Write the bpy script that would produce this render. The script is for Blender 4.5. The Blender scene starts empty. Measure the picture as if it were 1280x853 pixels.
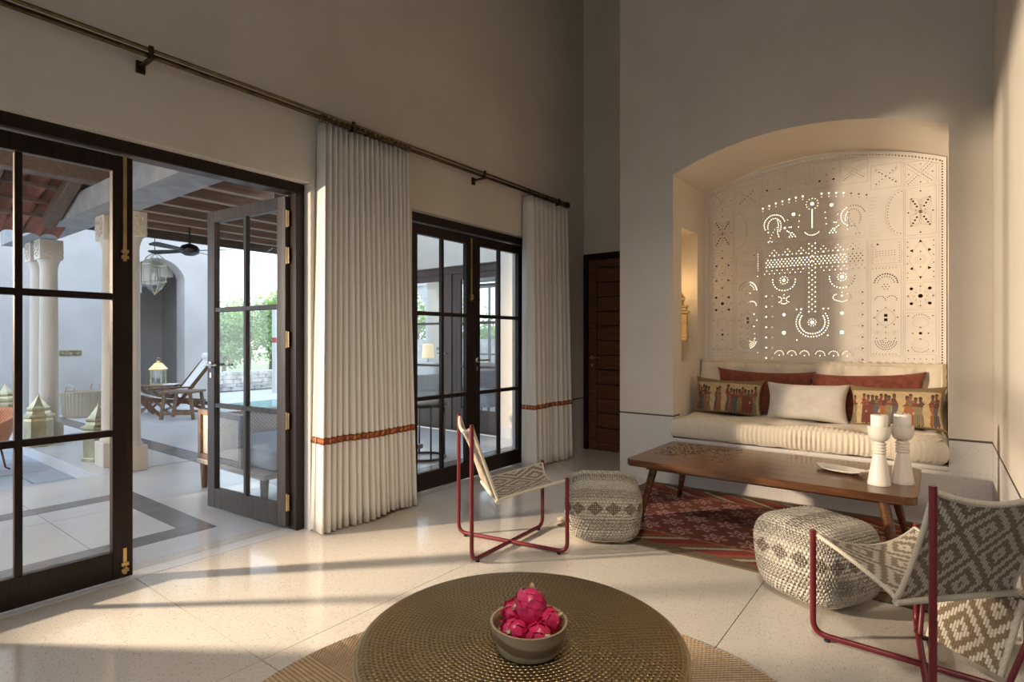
import bpy, bmesh, math, random
from mathutils import Vector, Matrix, Euler
random.seed(7)
PI = math.pi
scene = bpy.context.scene
COL = scene.collection

# ---------------------------------------------------------------- camera
FPX, CXP, CYP, YAW, EYE = 705.0, 640.0, 426.5, math.radians(37.2), 1.2
cam_data = bpy.data.cameras.new('camera')
cam = bpy.data.objects.new('camera', cam_data)
COL.objects.link(cam)
cam.location = (0, 0, EYE)
cam.rotation_euler = (math.radians(90), 0, YAW)
cam_data.sensor_width = 36
cam_data.lens = 36 * FPX / 1280
cam_data.clip_start = 0.05
cam_data.clip_end = 300
scene.camera = cam

# ---------------------------------------------------------------- sky, sun, exposure
world = bpy.data.worlds.new('sky')
scene.world = world
world.use_nodes = True
wn = world.node_tree
wn.nodes.clear()
w_out = wn.nodes.new('ShaderNodeOutputWorld')
w_bg = wn.nodes.new('ShaderNodeBackground')
w_tc = wn.nodes.new('ShaderNodeTexCoord')
w_sep = wn.nodes.new('ShaderNodeSeparateXYZ')
w_rmp = wn.nodes.new('ShaderNodeValToRGB')
w_rmp.color_ramp.elements[0].position = 0.0
w_rmp.color_ramp.elements[0].color = (0.82, 0.91, 1.0, 1)
w_rmp.color_ramp.elements[1].position = 0.7
w_rmp.color_ramp.elements[1].color = (0.60, 0.76, 1.0, 1)
wn.links.new(w_tc.outputs['Generated'], w_sep.inputs[0])
wn.links.new(w_sep.outputs['Z'], w_rmp.inputs[0])
wn.links.new(w_rmp.outputs[0], w_bg.inputs[0])
w_bg.inputs[1].default_value = 1.4
wn.links.new(w_bg.outputs[0], w_out.inputs[0])

SUN_DIR = Vector((-0.80, 0.45, -0.25)).normalized()
sun_data = bpy.data.lights.new('sun', 'SUN')
sun_data.energy = 3.0
sun_data.color = (1.0, 0.93, 0.82)
sun_data.angle = math.radians(0.6)
sun = bpy.data.objects.new('sun', sun_data)
COL.objects.link(sun)
sun.location = (20, -25, 22)
sun.rotation_euler = SUN_DIR.to_track_quat('-Z', 'Y').to_euler()

def spot(name, loc, target, energy, color, angle, size, blend=0.4):
    d = bpy.data.lights.new(name, 'SPOT')
    d.energy = energy; d.color = color; d.spot_size = math.radians(angle)
    d.spot_blend = blend; d.shadow_soft_size = size
    o = bpy.data.objects.new(name, d); COL.objects.link(o)
    o.location = loc
    o.rotation_euler = (Vector(target) - Vector(loc)).to_track_quat('-Z', 'Y').to_euler()
    return o

def area(name, loc, target, energy, color, sx, sy):
    d = bpy.data.lights.new(name, 'AREA')
    d.energy = energy; d.color = color; d.shape = 'RECTANGLE'; d.size = sx; d.size_y = sy
    o = bpy.data.objects.new(name, d); COL.objects.link(o)
    o.location = loc
    o.rotation_euler = (Vector(target) - Vector(loc)).to_track_quat('-Z', 'Y').to_euler()
    return o

# warm flood lamp on the terrace, shining in through the open door
spot('terrace_flood_lamp', (-5.40, -1.15, 1.75), (-2.2, 3.05, 1.02), 1280, (1.0, 0.78, 0.56), 62, 0.09, 0.35)
# fill light added above the seats, out of view, to brighten the foreground
spot('front_fill_spot', (-0.35, 0.1, 3.7), (-1.0, 2.0, 0.2), 120, (1.0, 0.86, 0.70), 92, 0.30, 0.9)

vs = scene.view_settings
vs.view_transform = 'Standard'
vs.look = 'None'
vs.exposure = 1.2
vs.gamma = 1.0
vs.use_curve_mapping = False
try:
    scene.cycles.use_denoising = True
    scene.cycles.max_bounces = 10
    scene.cycles.diffuse_bounces = 6
    scene.cycles.glossy_bounces = 4
    scene.cycles.transparent_max_bounces = 16
    scene.cycles.transmission_bounces = 6
    scene.cycles.sample_clamp_indirect = 6.0
    scene.cycles.caustics_reflective = False
    scene.cycles.caustics_refractive = False
except Exception:
    pass

# ---------------------------------------------------------------- pixel helpers (photograph frame 1280 x 853)
SY, CY_ = math.sin(YAW), math.cos(YAW)
def ray(px):
    l = (px - CXP) / FPX
    return (-SY + CY_ * l, CY_ + SY * l)
def at(px, py, h=0.0):
    z = FPX * (EYE - h) / (py - CYP)
    dx, dy = ray(px)
    return Vector((dx * z, dy * z, h))
def on_x(px, X):
    dx, dy = ray(px); z = X / dx
    return z * dy, z
def on_y(px, Y):
    dx, dy = ray(px); z = Y / dy
    return z * dx, z
def hgt(py, z):
    return EYE - (py - CYP) / FPX * z

# ---------------------------------------------------------------- object helpers
def link(o, parent=None):
    COL.objects.link(o)
    if parent is not None:
        o.parent = parent
    return o
def tag(o, label, cat, group=None):
    o['label'] = label; o['category'] = cat
    if group: o['group'] = group
    return o
def thing(name, label, cat, loc=(0, 0, 0), rz=0.0, group=None):
    o = bpy.data.objects.new(name, None)
    o.empty_display_size = 0.05
    link(o); o.location = loc; o.rotation_euler = (0, 0, rz)
    return tag(o, label, cat, group)
def struct(o):
    o['kind'] = 'structure'
    return o
def struct_empty(name, loc=(0, 0, 0), rz=0.0):
    o = bpy.data.objects.new(name, None)
    o.empty_display_size = 0.05
    link(o); o.location = loc; o.rotation_euler = (0, 0, rz)
    return struct(o)
def kids(o):
    return [c for c in list(bpy.data.objects) if c.parent == o]
def copy_tree(o, parent=None, label=None):
    c = o.copy(); COL.objects.link(c); c.parent = parent
    if label: c['label'] = label
    for k in kids(o):
        copy_tree(k, c)
    return c

class MB:
    def __init__(s):
        s.v = []; s.f = []
    def add(s, vs_, fs_):
        b = len(s.v)
        s.v += [tuple(p) for p in vs_]
        s.f += [tuple(i + b for i in q) for q in fs_]
        return s
    def box(s, x0, x1, y0, y1, z0, z1):
        vs_ = [(x0, y0, z0), (x1, y0, z0), (x1, y1, z0), (x0, y1, z0), (x0, y0, z1), (x1, y0, z1), (x1, y1, z1), (x0, y1, z1)]
        return s.add(vs_, [(0, 3, 2, 1), (4, 5, 6, 7), (0, 1, 5, 4), (1, 2, 6, 5), (2, 3, 7, 6), (3, 0, 4, 7)])
    def obox(s, c, size, rot=(0, 0, 0)):
        M_ = Matrix.Translation(c) @ Euler(rot).to_matrix().to_4x4()
        x, y, z = size[0] / 2, size[1] / 2, size[2] / 2
        t = MB().box(-x, x, -y, y, -z, z)
        return s.add([M_ @ Vector(p) for p in t.v], t.f)
    def bar(s, a, b, w, t):
        a, b = Vector(a), Vector(b); d = (b - a); L = d.length
        M_ = Matrix.Translation((a + b) / 2) @ d.to_track_quat('X', 'Z').to_matrix().to_4x4()
        q = MB().box(-L / 2, L / 2, -w / 2, w / 2, -t / 2, t / 2)
        return s.add([M_ @ Vector(p) for p in q.v], q.f)
    def tube(s, path, r, seg=8, caps=True, closed=False):
        P = [Vector(p) for p in path]; n = len(P)
        R_ = r if isinstance(r, (list, tuple)) else [r] * n
        prev = None; rings = []
        for i in range(n):
            if closed:
                d = P[(i + 1) % n] - P[i - 1]
            else:
                d = P[min(i + 1, n - 1)] - P[max(i - 1, 0)]
            d.normalize()
            if prev is None:
                up = Vector((0, 0, 1)) if abs(d.z) < 0.9 else Vector((1, 0, 0))
                a = d.cross(up).normalized()
            else:
                a = (prev - d * prev.dot(d))
                a = a.normalized() if a.length > 1e-6 else d.orthogonal().normalized()
            b = d.cross(a); prev = a
            rings.append([P[i] + (a * math.cos(2 * PI * k / seg) + b * math.sin(2 * PI * k / seg)) * R_[i] for k in range(seg)])
        vs_ = [p for q in rings for p in q]; fs_ = []
        m = n if closed else n - 1
        for i in range(m):
            j = (i + 1) % n
            for k in range(seg):
                l = (k + 1) % seg
                fs_.append((i * seg + k, j * seg + k, j * seg + l, i * seg + l))
        if caps and not closed:
            fs_.append(tuple(range(seg))); fs_.append(tuple((n - 1) * seg + k for k in reversed(range(seg))))
        return s.add(vs_, fs_)
    def lathe(s, prof, seg=24, c=(0, 0, 0), rot=0.0, M_=None):
        vs_ = []; fs_ = []; n = len(prof)
        for (r, z) in prof:
            for k in range(seg):
                a = 2 * PI * k / seg + rot
                vs_.append(Vector((c[0] + r * math.cos(a), c[1] + r * math.sin(a), c[2] + z)))
        for i in range(n - 1):
            for k in range(seg):
                l = (k + 1) % seg
                fs_.append((i * seg + k, i * seg + l, (i + 1) * seg + l, (i + 1) * seg + k))
        fs_.append(tuple(reversed(range(seg)))); fs_.append(tuple((n - 1) * seg + k for k in range(seg)))
        if M_ is not None:
            vs_ = [M_ @ p for p in vs_]
        return s.add(vs_, fs_)
    def prism(s, poly, d0, d1, axis='z'):
        n = len(poly)
        def P(p, d):
            return {'z': (p[0], p[1], d), 'y': (p[0], d, p[1]), 'x': (d, p[0], p[1])}[axis]
        vs_ = [P(p, d0) for p in poly] + [P(p, d1) for p in poly]
        fs_ = [tuple(reversed(range(n))), tuple(range(n, 2 * n))]
        for i in range(n):
            j = (i + 1) % n
            fs_.append((i, j, n + j, n + i))
        return s.add(vs_, fs_)
    def grid(s, fn, nu, nv, wrap=False):
        vs_ = [fn(i / nu, j / nv) for j in range(nv + 1) for i in range(nu + 1)]
        fs_ = [(j * (nu + 1) + i, j * (nu + 1) + i + 1, (j + 1) * (nu + 1) + i + 1, (j + 1) * (nu + 1) + i) for j in range(nv) for i in range(nu)]
        return s.add(vs_, fs_)
    def mesh(s, name):
        me = bpy.data.meshes.new(name)
        me.from_pydata([tuple(p) for p in s.v], [], s.f)
        bm = bmesh.new(); bm.from_mesh(me)
        bmesh.ops.recalc_face_normals(bm, faces=bm.faces[:])
        bm.to_mesh(me); bm.free()
        return me
    def build(s, name, mat=None, parent=None, smooth=False, bevel=0.0, solid=0.0, seg=2):
        me = s.mesh(name)
        return place(name, me, mat, parent, smooth, bevel, solid, seg)

def place(name, me, mat=None, parent=None, smooth=False, bevel=0.0, solid=0.0, seg=2):
    if mat is not None and len(me.materials) == 0:
        me.materials.append(mat)
    if smooth:
        for p in me.polygons: p.use_smooth = True
        if smooth is not True:
            me.set_sharp_from_angle(angle=math.radians(smooth))
    o = link(bpy.data.objects.new(name, me), parent)
    if bevel:
        m = o.modifiers.new('bevel', 'BEVEL'); m.width = bevel; m.segments = seg; m.limit_method = 'ANGLE'
        m.harden_normals = False
    if solid:
        m = o.modifiers.new('thickness', 'SOLIDIFY'); m.thickness = solid; m.offset = 0
    return o

def fillet(pts, r, n=6):
    P = [Vector(p) for p in pts]; out = [P[0]]
    for i in range(1, len(P) - 1):
        a = (P[i - 1] - P[i]); b = (P[i + 1] - P[i])
        rr = min(r, a.length * .45, b.length * .45)
        a.normalize(); b.normalize()
        p0 = P[i] + a * rr; p1 = P[i] + b * rr
        for k in range(n + 1):
            t = k / n
            out.append(p0 * (1 - t) ** 2 + P[i] * 2 * t * (1 - t) + p1 * t * t)
    out.append(P[-1])
    return out

# ---------------------------------------------------------------- material helpers
class X:
    """small arithmetic wrapper over shader math nodes"""
    nt = None
    def __init__(s, v): s.v = v
    @staticmethod
    def op(o, *a):
        n = X.nt.nodes.new('ShaderNodeMath'); n.operation = o
        for i, q in enumerate(a):
            q = q.v if isinstance(q, X) else q
            if isinstance(q, (int, float)): n.inputs[i].default_value = q
            else: X.nt.links.new(q, n.inputs[i])
        return X(n.outputs[0])
    def __add__(s, o): return X.op('ADD', s, o)
    __radd__ = __add__
    def __sub__(s, o): return X.op('SUBTRACT', s, o)
    def __rsub__(s, o): return X.op('SUBTRACT', o, s)
    def __mul__(s, o): return X.op('MULTIPLY', s, o)
    __rmul__ = __mul__
    def __truediv__(s, o): return X.op('DIVIDE', s, o)
    def __lt__(s, o): return X.op('LESS_THAN', s, o)
    def __gt__(s, o): return X.op('GREATER_THAN', s, o)
    def abs(s): return X.op('ABSOLUTE', s)
    def fr(s): return X.op('FRACT', s)
    def fl(s): return X.op('FLOOR', s)
    def sin(s): return X.op('SINE', s)
    def cos(s): return X.op('COSINE', s)
    def sqrt(s): return X.op('SQRT', s)
    def min(s, o): return X.op('MINIMUM', s, o)
    def max(s, o): return X.op('MAXIMUM', s, o)
    def mod(s, o): return X.op('FLOORED_MODULO', s, o)
def atan2(y, x): return X.op('ARCTAN2', y, x)

def new_mat(name):
    m = bpy.data.materials.new(name); m.use_nodes = True
    nt = m.node_tree; X.nt = nt
    b = nt.nodes['Principled BSDF']
    return m, nt, b
def coord(nt, kind='Object', scale=None):
    if kind == 'World':
        g = nt.nodes.new('ShaderNodeNewGeometry'); s = g.outputs['Position']
    else:
        t = nt.nodes.new('ShaderNodeTexCoord'); s = t.outputs[kind]
    if scale is not None:
        mp = nt.nodes.new('ShaderNodeMapping'); mp.inputs['Scale'].default_value = scale
        nt.links.new(s, mp.inputs['Vector']); s = mp.outputs[0]
    return s
def noise(nt, vec, scale, detail=3, rough=0.55):
    n = nt.nodes.new('ShaderNodeTexNoise'); n.inputs['Scale'].default_value = scale
    n.inputs['Detail'].default_value = detail; n.inputs['Roughness'].default_value = rough
    nt.links.new(vec, n.inputs['Vector'])
    return n
def mixc(nt, fac, a, b):
    n = nt.nodes.new('ShaderNodeMix'); n.data_type = 'RGBA'
    for sock, q in ((n.inputs[0], fac), (n.inputs[6], a), (n.inputs[7], b)):
        q = q.v if isinstance(q, X) else q
        if isinstance(q, (int, float)): sock.default_value = q
        elif isinstance(q, tuple): sock.default_value = (q[0], q[1], q[2], 1)
        else: nt.links.new(q, sock)
    return n.outputs[2]
def bump(nt, b, h, strength, dist):
    n = nt.nodes.new('ShaderNodeBump'); n.inputs['Strength'].default_value = strength
    n.inputs['Distance'].default_value = dist
    nt.links.new(h.v if isinstance(h, X) else h, n.inputs['Height'])
    nt.links.new(n.outputs[0], b.inputs['Normal'])
def ramp(nt, fac, stops):
    n = nt.nodes.new('ShaderNodeValToRGB')
    e = n.color_ramp.elements
    while len(e) < len(stops): e.new(0.5)
    for i, (p, c) in enumerate(stops):
        e[i].position = p; e[i].color = (c[0], c[1], c[2], 1)
    nt.links.new(fac.v if isinstance(fac, X) else fac, n.inputs[0])
    return n.outputs[0]
def stone(name, c1, c2, scale=6, rough=0.6, metal=0.0, bstr=0.0, bscale=40, stretch=(1, 1, 1), kind='Object', lo=.35, hi=.65, bdist=.004, detail=4, spec=0.5, sheen=0.0):
    m, nt, b = new_mat(name)
    v = coord(nt, kind, stretch)
    n = noise(nt, v, scale, detail)
    nt.links.new(ramp(nt, n.outputs[0], [(lo, c1), (hi, c2)]), b.inputs['Base Color'])
    b.inputs['Roughness'].default_value = rough
    b.inputs['Metallic'].default_value = metal
    b.inputs['Specular IOR Level'].default_value = spec
    if sheen: b.inputs['Sheen Weight'].default_value = sheen
    if bstr:
        n2 = noise(nt, v, bscale, 3)
        bump(nt, b, n2.outputs[0], bstr, bdist)
    return m

# ---------------------------------------------------------------- materials
M = {}
M['plaster'] = stone('lime_plaster', (.66, .605, .52), (.72, .665, .58), 1.6, .82, bstr=.12, bscale=22, kind='World', bdist=.004)
M['plaster_out'] = stone('outdoor_plaster', (.56, .535, .51), (.64, .61, .585), 1.5, .85, bstr=.1, bscale=25, kind='World')
M['concrete'] = stone('grey_render', (.24, .25, .26), (.34, .345, .35), 5, .85, bstr=.35, bscale=60, kind='World', bdist=.006)
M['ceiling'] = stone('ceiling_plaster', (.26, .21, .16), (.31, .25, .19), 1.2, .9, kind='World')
def speckled(name, base, base2, dark, mid, scale, rough, dens=.16, coat=0.0):
    m, nt, b = new_mat(name)
    v = coord(nt, 'World')
    vo = nt.nodes.new('ShaderNodeTexVoronoi'); vo.inputs['Scale'].default_value = scale
    nt.links.new(v, vo.inputs['Vector'])
    sep = nt.nodes.new('ShaderNodeSeparateColor'); nt.links.new(vo.outputs['Color'], sep.inputs[0])
    r, g = X(sep.outputs[0]), X(sep.outputs[1])
    spot_ = (r < dens) * (X(vo.outputs['Distance']) < (g * .38 + .10))
    n = noise(nt, v, 2.2, 4)
    c = mixc(nt, n.outputs[0], base, base2)
    c2 = mixc(nt, g, dark, mid)
    nt.links.new(mixc(nt, spot_, c, c2), b.inputs['Base Color'])
    n2 = noise(nt, v, 1.3, 3)
    nt.links.new((X(n2.outputs[0]) * .10 + rough).v, b.inputs['Roughness'])
    b.inputs['Coat Weight'].default_value = coat
    b.inputs['Coat Roughness'].default_value = .12
    return m
M['terrazzo'] = speckled('terrazzo', (.61, .57, .51), (.68, .64, .58), (.16, .12, .09), (.42, .34, .26), 165, .07, .30)
M['marble'] = speckled('pale_terrace_stone', (.60, .61, .62), (.70, .70, .70), (.42, .41, .40), (.54, .52, .50), 110, .16, .15)
M['dado'] = speckled('speckled_dado', (.62, .60, .58), (.69, .67, .65), (.34, .31, .29), (.52, .49, .46), 150, .5, .30)
M['grout'] = stone('dark_grout', (.10, .08, .06), (.14, .11, .08), 8, .9)
M['groove'] = stone('groove', (.07, .055, .04), (.10, .08, .06), 8, .8)
M['inlay'] = stone('grey_slate_inlay', (.13, .12, .125), (.24, .22, .22), 3.0, .22, kind='World', lo=.3, hi=.75, detail=7)
M['slate'] = stone('courtyard_slate', (.26, .30, .34), (.40, .44, .48), 2.5, .55, bstr=.3, bscale=14, kind='World', lo=.3, hi=.7, detail=6)
def wood(name, c1, c2, rough=.4, sc=(1.2, 14, 14), bstr=.15, kind='Object', scale=3.0, coat=0.0):
    m, nt, b = new_mat(name)
    v = coord(nt, kind, sc)
    n = noise(nt, v, scale, 6, .6)
    n.inputs['Distortion'].default_value = .6
    nt.links.new(ramp(nt, n.outputs[0], [(.3, c1), (.68, c2)]), b.inputs['Base Color'])
    b.inputs['Roughness'].default_value = rough
    if coat:
        b.inputs['Coat Weight'].default_value = coat; b.inputs['Coat Roughness'].default_value = .2
    if bstr: bump(nt, b, n.outputs[0], bstr, .003)
    return m
M['dark_wood'] = wood('dark_stained_wood', (.010, .006, .005), (.028, .014, .010), .34, (14, 14, 1.0))
M['dark_wood'].node_tree.nodes['Principled BSDF'].inputs['Specular IOR Level'].default_value = .28
M['daylit_wood'] = wood('daylit_door_wood', (.050, .036, .029), (.10, .076, .062), .45, (14, 14, 1.0))  # dark wood in a lighter colour for the daylight on the open leaf
M['door_wood'] = wood('mahogany', (.075, .027, .013), (.17, .062, .029), .38, (1.6, 10, 16), scale=2.4)
M['teak'] = wood('oiled_teak', (.062, .023, .009), (.165, .068, .024), .27, (1.0, 11, 11), coat=.25, scale=3.4)
M['joist'] = wood('ceiling_joist', (.20, .12, .075), (.34, .22, .15), .6, (12, 1.0, 12))
M['board'] = wood('ceiling_board', (.085, .036, .020), (.15, .062, .035), .6, (1.0, 12, 12))
M['rafter'] = wood('old_rafter', (.055, .036, .026), (.13, .09, .066), .65, (1.0, 12, 12))
M['ash'] = wood('folding_chair_wood', (.10, .055, .03), (.24, .14, .08), .45, (10, 10, 2))
M['clay'] = stone('clay_tile', (.17, .060, .036), (.27, .11, .072), 5, .8, bstr=.3, bscale=30)
M['brass'] = stone('brass', (.62, .42, .17), (.82, .60, .29), 9, .28, 1.0, bstr=.08, bscale=50)
M['old_brass'] = stone('aged_brass', (.36, .31, .19), (.54, .48, .31), 7, .42, 1.0, bstr=.15, bscale=35)
M['rod_metal'] = stone('antique_rod', (.075, .055, .032), (.15, .11, .06), 20, .36, 1.0)
M['chrome'] = stone('steel', (.55, .53, .48), (.62, .60, .55), 20, .2, 1.0)
M['black'] = stone('black_metal', (.012, .012, .014), (.022, .022, .024), 20, .4)
M['rubber'] = stone('black_rubber', (.014, .013, .012), (.02, .02, .02), 20, .8)
M['red_metal'] = stone('oxblood_powder_coat', (.125, .008, .014), (.150, .011, .018), 14, .36, bstr=.05, bscale=300)
M['white_ceramic'] = stone('white_ceramic', (.78, .73, .65), (.84, .79, .71), 5, .30)
M['candle'] = stone('candle_wax', (.84, .81, .75), (.88, .85, .80), 6, .5)
M['candle'].node_tree.nodes['Principled BSDF'].inputs['Subsurface Weight'].default_value = .15
M['wick'] = stone('wick', (.05, .04, .03), (.1, .08, .06), 20, .9)
M['leather'] = stone('tooled_ivory_leather', (.74, .70, .64), (.80, .76, .70), 3, .52, bstr=.12, bscale=90)
M['leather_line'] = stone('tooled_line', (.50, .45, .39), (.58, .53, .47), 6, .6)
M['white_cloth'] = stone('white_canvas', (.74, .73, .71), (.80, .79, .77), 40, .9)
M['sky_card'] = None
def weave(name, c1, c2, scale, rough=.9, bstr=.5, stretch=(1, 1, 1), sheen=.2, big=(.92, 1.05), kind='Object'):
    m, nt, b = new_mat(name)
    v = coord(nt, kind, stretch)
    sep = nt.nodes.new('ShaderNodeSeparateXYZ'); nt.links.new(v, sep.inputs[0])
    x, y, z = [X(sep.outputs[i]) for i in range(3)]
    n = noise(nt, v, scale * .25, 3)
    k = 2 * PI * scale
    wv = ((x + y) * k).sin() * ((z + y * .0) * k).sin() * .5 + .5
    f = wv * .6 + X(n.outputs[0]) * .4
    nt.links.new(ramp(nt, f, [(.2, c1), (.8, c2)]), b.inputs['Base Color'])
    b.inputs['Roughness'].default_value = rough
    b.inputs['Sheen Weight'].default_value = sheen
    bump(nt, b, f, bstr, .002)
    return m
M['curtain'] = weave('ivory_linen', (.72, .69, .63), (.79, .76, .70), 130, bstr=.25)
M['mattress'] = weave('cream_cotton', (.66, .59, .47), (.74, .67, .55), 140, bstr=.25)
M['stitch'] = stone('mattress_stitch', (.40, .32, .22), (.5, .42, .3), 30, .9)
M['pillow_white'] = weave('oatmeal_linen', (.50, .46, .41), (.76, .73, .68), 85, bstr=.5)
M['pillow_red'] = stone('rust_cotton', (.15, .036, .020), (.23, .062, .036), 22, .9, bstr=.2, bscale=80, sheen=.2)
M['wicker'] = weave('pale_wicker', (.38, .30, .20), (.62, .52, .38), 26, bstr=.8)
M['orange_wicker'] = weave('orange_wicker', (.40, .14, .06), (.62, .27, .14), 30, bstr=.8)
M['cane'] = weave('cane_mesh', (.40, .34, .27), (.72, .66, .56), 30, bstr=.8)
M['cord_edge'] = weave('cord_edge', (.52, .46, .36), (.70, .64, .53), 90, bstr=.8)
M['cushion_grey'] = weave('grey_blue_cushion', (.34, .37, .42), (.42, .45, .50), 90, bstr=.3)
M['shade'] = stone('linen_lamp_shade', (.80, .66, .42), (.86, .72, .48), 12, .8)
_b = M['shade'].node_tree.nodes['Principled BSDF']
_b.inputs['Emission Color'].default_value = (1, .72, .38, 1); _b.inputs['Emission Strength'].default_value = .35
M['bark'] = stone('bark', (.12, .08, .05), (.24, .18, .12), 12, .9, bstr=.5, bscale=30, stretch=(1, 1, .25))
M['leaf'] = stone('leaf', (.16, .30, .05), (.38, .52, .12), 5, .55)
M['leaf2'] = stone('leaf_dark', (.10, .22, .05), (.26, .40, .10), 5, .55)
for k_ in ('leaf', 'leaf2'):
    bb = M[k_].node_tree.nodes['Principled BSDF']
    bb.inputs['Subsurface Weight'].default_value = 0.0
M['grass'] = stone('garden_ground', (.20, .26, .10), (.34, .36, .18), 3, .95, kind='World')
M['rubble'] = stone('pale_rubble_stone', (.46, .42, .37), (.74, .70, .64), 4, .9, bstr=.6, bscale=18, kind='World', bdist=.02)
M['mortar'] = stone('mortar', (.34, .31, .28), (.44, .41, .37), 10, .95)
M['deck'] = stone('pale_deck', (.60, .57, .52), (.68, .65, .60), 4, .7, kind='World')
M['water'] = stone('pool_water', (.10, .42, .40), (.18, .52, .48), 3, .05, bstr=.25, bscale=5, kind='World', bdist=.03)
M['reflection_red'] = stone('red_band', (.5, .03, .03), (.55, .05, .04), 8, .6)
M['brick_wash'] = stone('old_brick_wash', (.34, .24, .20), (.55, .46, .40), 9, .9, bstr=.5, bscale=25)
def glass(name, tint=(1, 1, 1), base=.045):
    m, nt, b = new_mat(name)
    nt.nodes.remove(b)
    tr = nt.nodes.new('ShaderNodeBsdfTransparent'); tr.inputs[0].default_value = (*tint, 1)
    gl = nt.nodes.new('ShaderNodeBsdfGlossy'); gl.inputs['Roughness'].default_value = .02
    lw_ = nt.nodes.new('ShaderNodeLayerWeight')
    fc = X(lw_.outputs['Facing']); f2 = fc * fc
    mx = nt.nodes.new('ShaderNodeMixShader')
    nt.links.new((f2 * f2 * fc * .90 + base).v, mx.inputs[0])
    nt.links.new(tr.outputs[0], mx.inputs[1]); nt.links.new(gl.outputs[0], mx.inputs[2])
    nt.links.new(mx.outputs[0], nt.nodes['Material Output'].inputs[0])
    return m
M['glass'] = glass('window_glass', (.96, .975, .98))

# hammered brass: dents laid in rings round the centre
def hammered():
    m, nt, b = new_mat('hammered_brass')
    v = coord(nt, 'Object')
    sep = nt.nodes.new('ShaderNodeSeparateXYZ'); nt.links.new(v, sep.inputs[0])
    x, y = X(sep.outputs[0]), X(sep.outputs[1])
    r = (x * x + y * y).sqrt()
    pitch = .0120
    q = r / pitch
    ring = q.fl()
    fr_ = q.fr() - .5
    a = atan2(y, x) / (2 * PI)
    cells = ((ring + .5) * (2 * PI * .85)).fl()
    n0 = noise(nt, v, 60, 2)
    th = (a * cells + ring * .37 + X(n0.outputs[0]) * .35).fr() - .5
    d = (fr_ * fr_ + th * th).sqrt()
    h = (d * 2.1).min(1.0)
    h = h * h
    bump(nt, b, h, .7, .004)
    n = noise(nt, v, 5, 4)
    c = mixc(nt, n.outputs[0], (.38, .27, .13), (.54, .40, .21))
    nt.links.new(mixc(nt, (1 - h).max(0) * .50, c, (.16, .11, .05)), b.inputs['Base Color'])
    b.inputs['Metallic'].default_value = 1.0
    b.inputs['Roughness'].default_value = .40
    return m
M['hammered'] = hammered()
M['table_side'] = stone('silvered_brass_side', (.52, .44, .30), (.74, .66, .50), 6, .30, 1.0, bstr=.2, bscale=20)

# sling weave: nested diamonds, thread by thread
def sling():
    m, nt, b = new_mat('woven_diamond_sling')
    uv = nt.nodes.new('ShaderNodeUVMap')
    sep = nt.nodes.new('ShaderNodeSeparateXYZ'); nt.links.new(uv.outputs[0], sep.inputs[0])
    u, v = X(sep.outputs[0]), X(sep.outputs[1])       # metres
    st = .0105
    row = (u / st).fl()
    jag = (row * .5).fr() * .010
    vq = v + jag
    uq = row * st
    tu = (((uq + .105) / .21).fr() - .5).abs() * 2
    tv = ((vq / .25).fr() - .5).abs() * 2
    d = tu + tv
    ring = ((d * 1.9 + .30).fr() - .5)
    light = ring > 0.02
    edge = (u.abs() > .215)
    light = light.max(edge * .0)
    th = ((u / st).fr() - .5).abs() * 2
    tv2 = ((v / .014 + row * .5).fr() - .5).abs() * 2
    h = (1 - th * th) * (1 - tv2 * tv2 * .55)
    n = noise(nt, uv.outputs[0], 90, 3)
    cw = mixc(nt, n.outputs[0], (.60, .53, .42), (.74, .67, .56))
    cd = mixc(nt, n.outputs[0], (.19, .132, .075), (.29, .21, .128))
    c = mixc(nt, light, cd, cw)
    nt.links.new(mixc(nt, (h * 1.6).min(1.0), mixc(nt, .65, c, (.07, .05, .03)), c), b.inputs['Base Color'])
    b.inputs['Roughness'].default_value = .9
    b.inputs['Sheen Weight'].default_value = .2
    bump(nt, b, h + light * .25, .9, .004)
    return m
M['sling'] = sling()

# knotted pouf: bands of cream loops, flecked twill and brown diamonds
def pouf_mat():
    m, nt, b = new_mat('knotted_wool_cotton')
    uv = nt.nodes.new('ShaderNodeUVMap')
    sep = nt.nodes.new('ShaderNodeSeparateXYZ'); nt.links.new(uv.outputs[0], sep.inputs[0])
    u, v = X(sep.outputs[0]), X(sep.outputs[1])
    n = noise(nt, uv.outputs[0], 70, 3)
    nz = X(n.outputs[0])
    vv = v + (nz - .5) * .006
    s = .0195
    cu = (u / s + (v / s).fl() * .5)
    ku = (cu.fr() - .5).abs() * 2
    kv = ((v / s).fr() - .5).abs() * 2
    knot = (1 - ku * ku) * (1 - kv * kv)
    # twill flecks: vertical columns of short v-stitches
    col = ((u / .017).fr() - .5).abs()
    fleck = (((v / .0135) + col * 1.6).fr()) < .37
    diam = ((((u / .105).fr() - .5).abs() * 2) + (((v - .225) / .042).abs())) < .95
    diam2 = diam * (((u / .012).fr() < .62).max((v / .012).fr() < .5))
    def band(a, c): return (vv > a) * (vv < c)
    tw = band(.095, .168).max(band(.283, .350)).max(band(.44, .50))
    dm = band(.175, .275)
    br = band(.50, .56)
    cream = mixc(nt, nz, (.70, .63, .51), (.86, .80, .70))
    brown = mixc(nt, nz, (.15, .105, .065), (.24, .18, .12))
    c = mixc(nt, tw * fleck, cream, brown)
    c = mixc(nt, dm * diam2, c, brown)
    c = mixc(nt, br * ((u / .014).fr() < .6), c, brown)
    nt.links.new(mixc(nt, (knot * 2.2).min(1.0), mixc(nt, .28, c, (.16, .12, .08)), c), b.inputs['Base Color'])  # shade in the gaps between knots mixed into the colour
    b.inputs['Roughness'].default_value = .95
    b.inputs['Sheen Weight'].default_value = .25
    bump(nt, b, knot + nz * .3, 1.0, .014)
    return m
M['pouf'] = pouf_mat()

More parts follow.
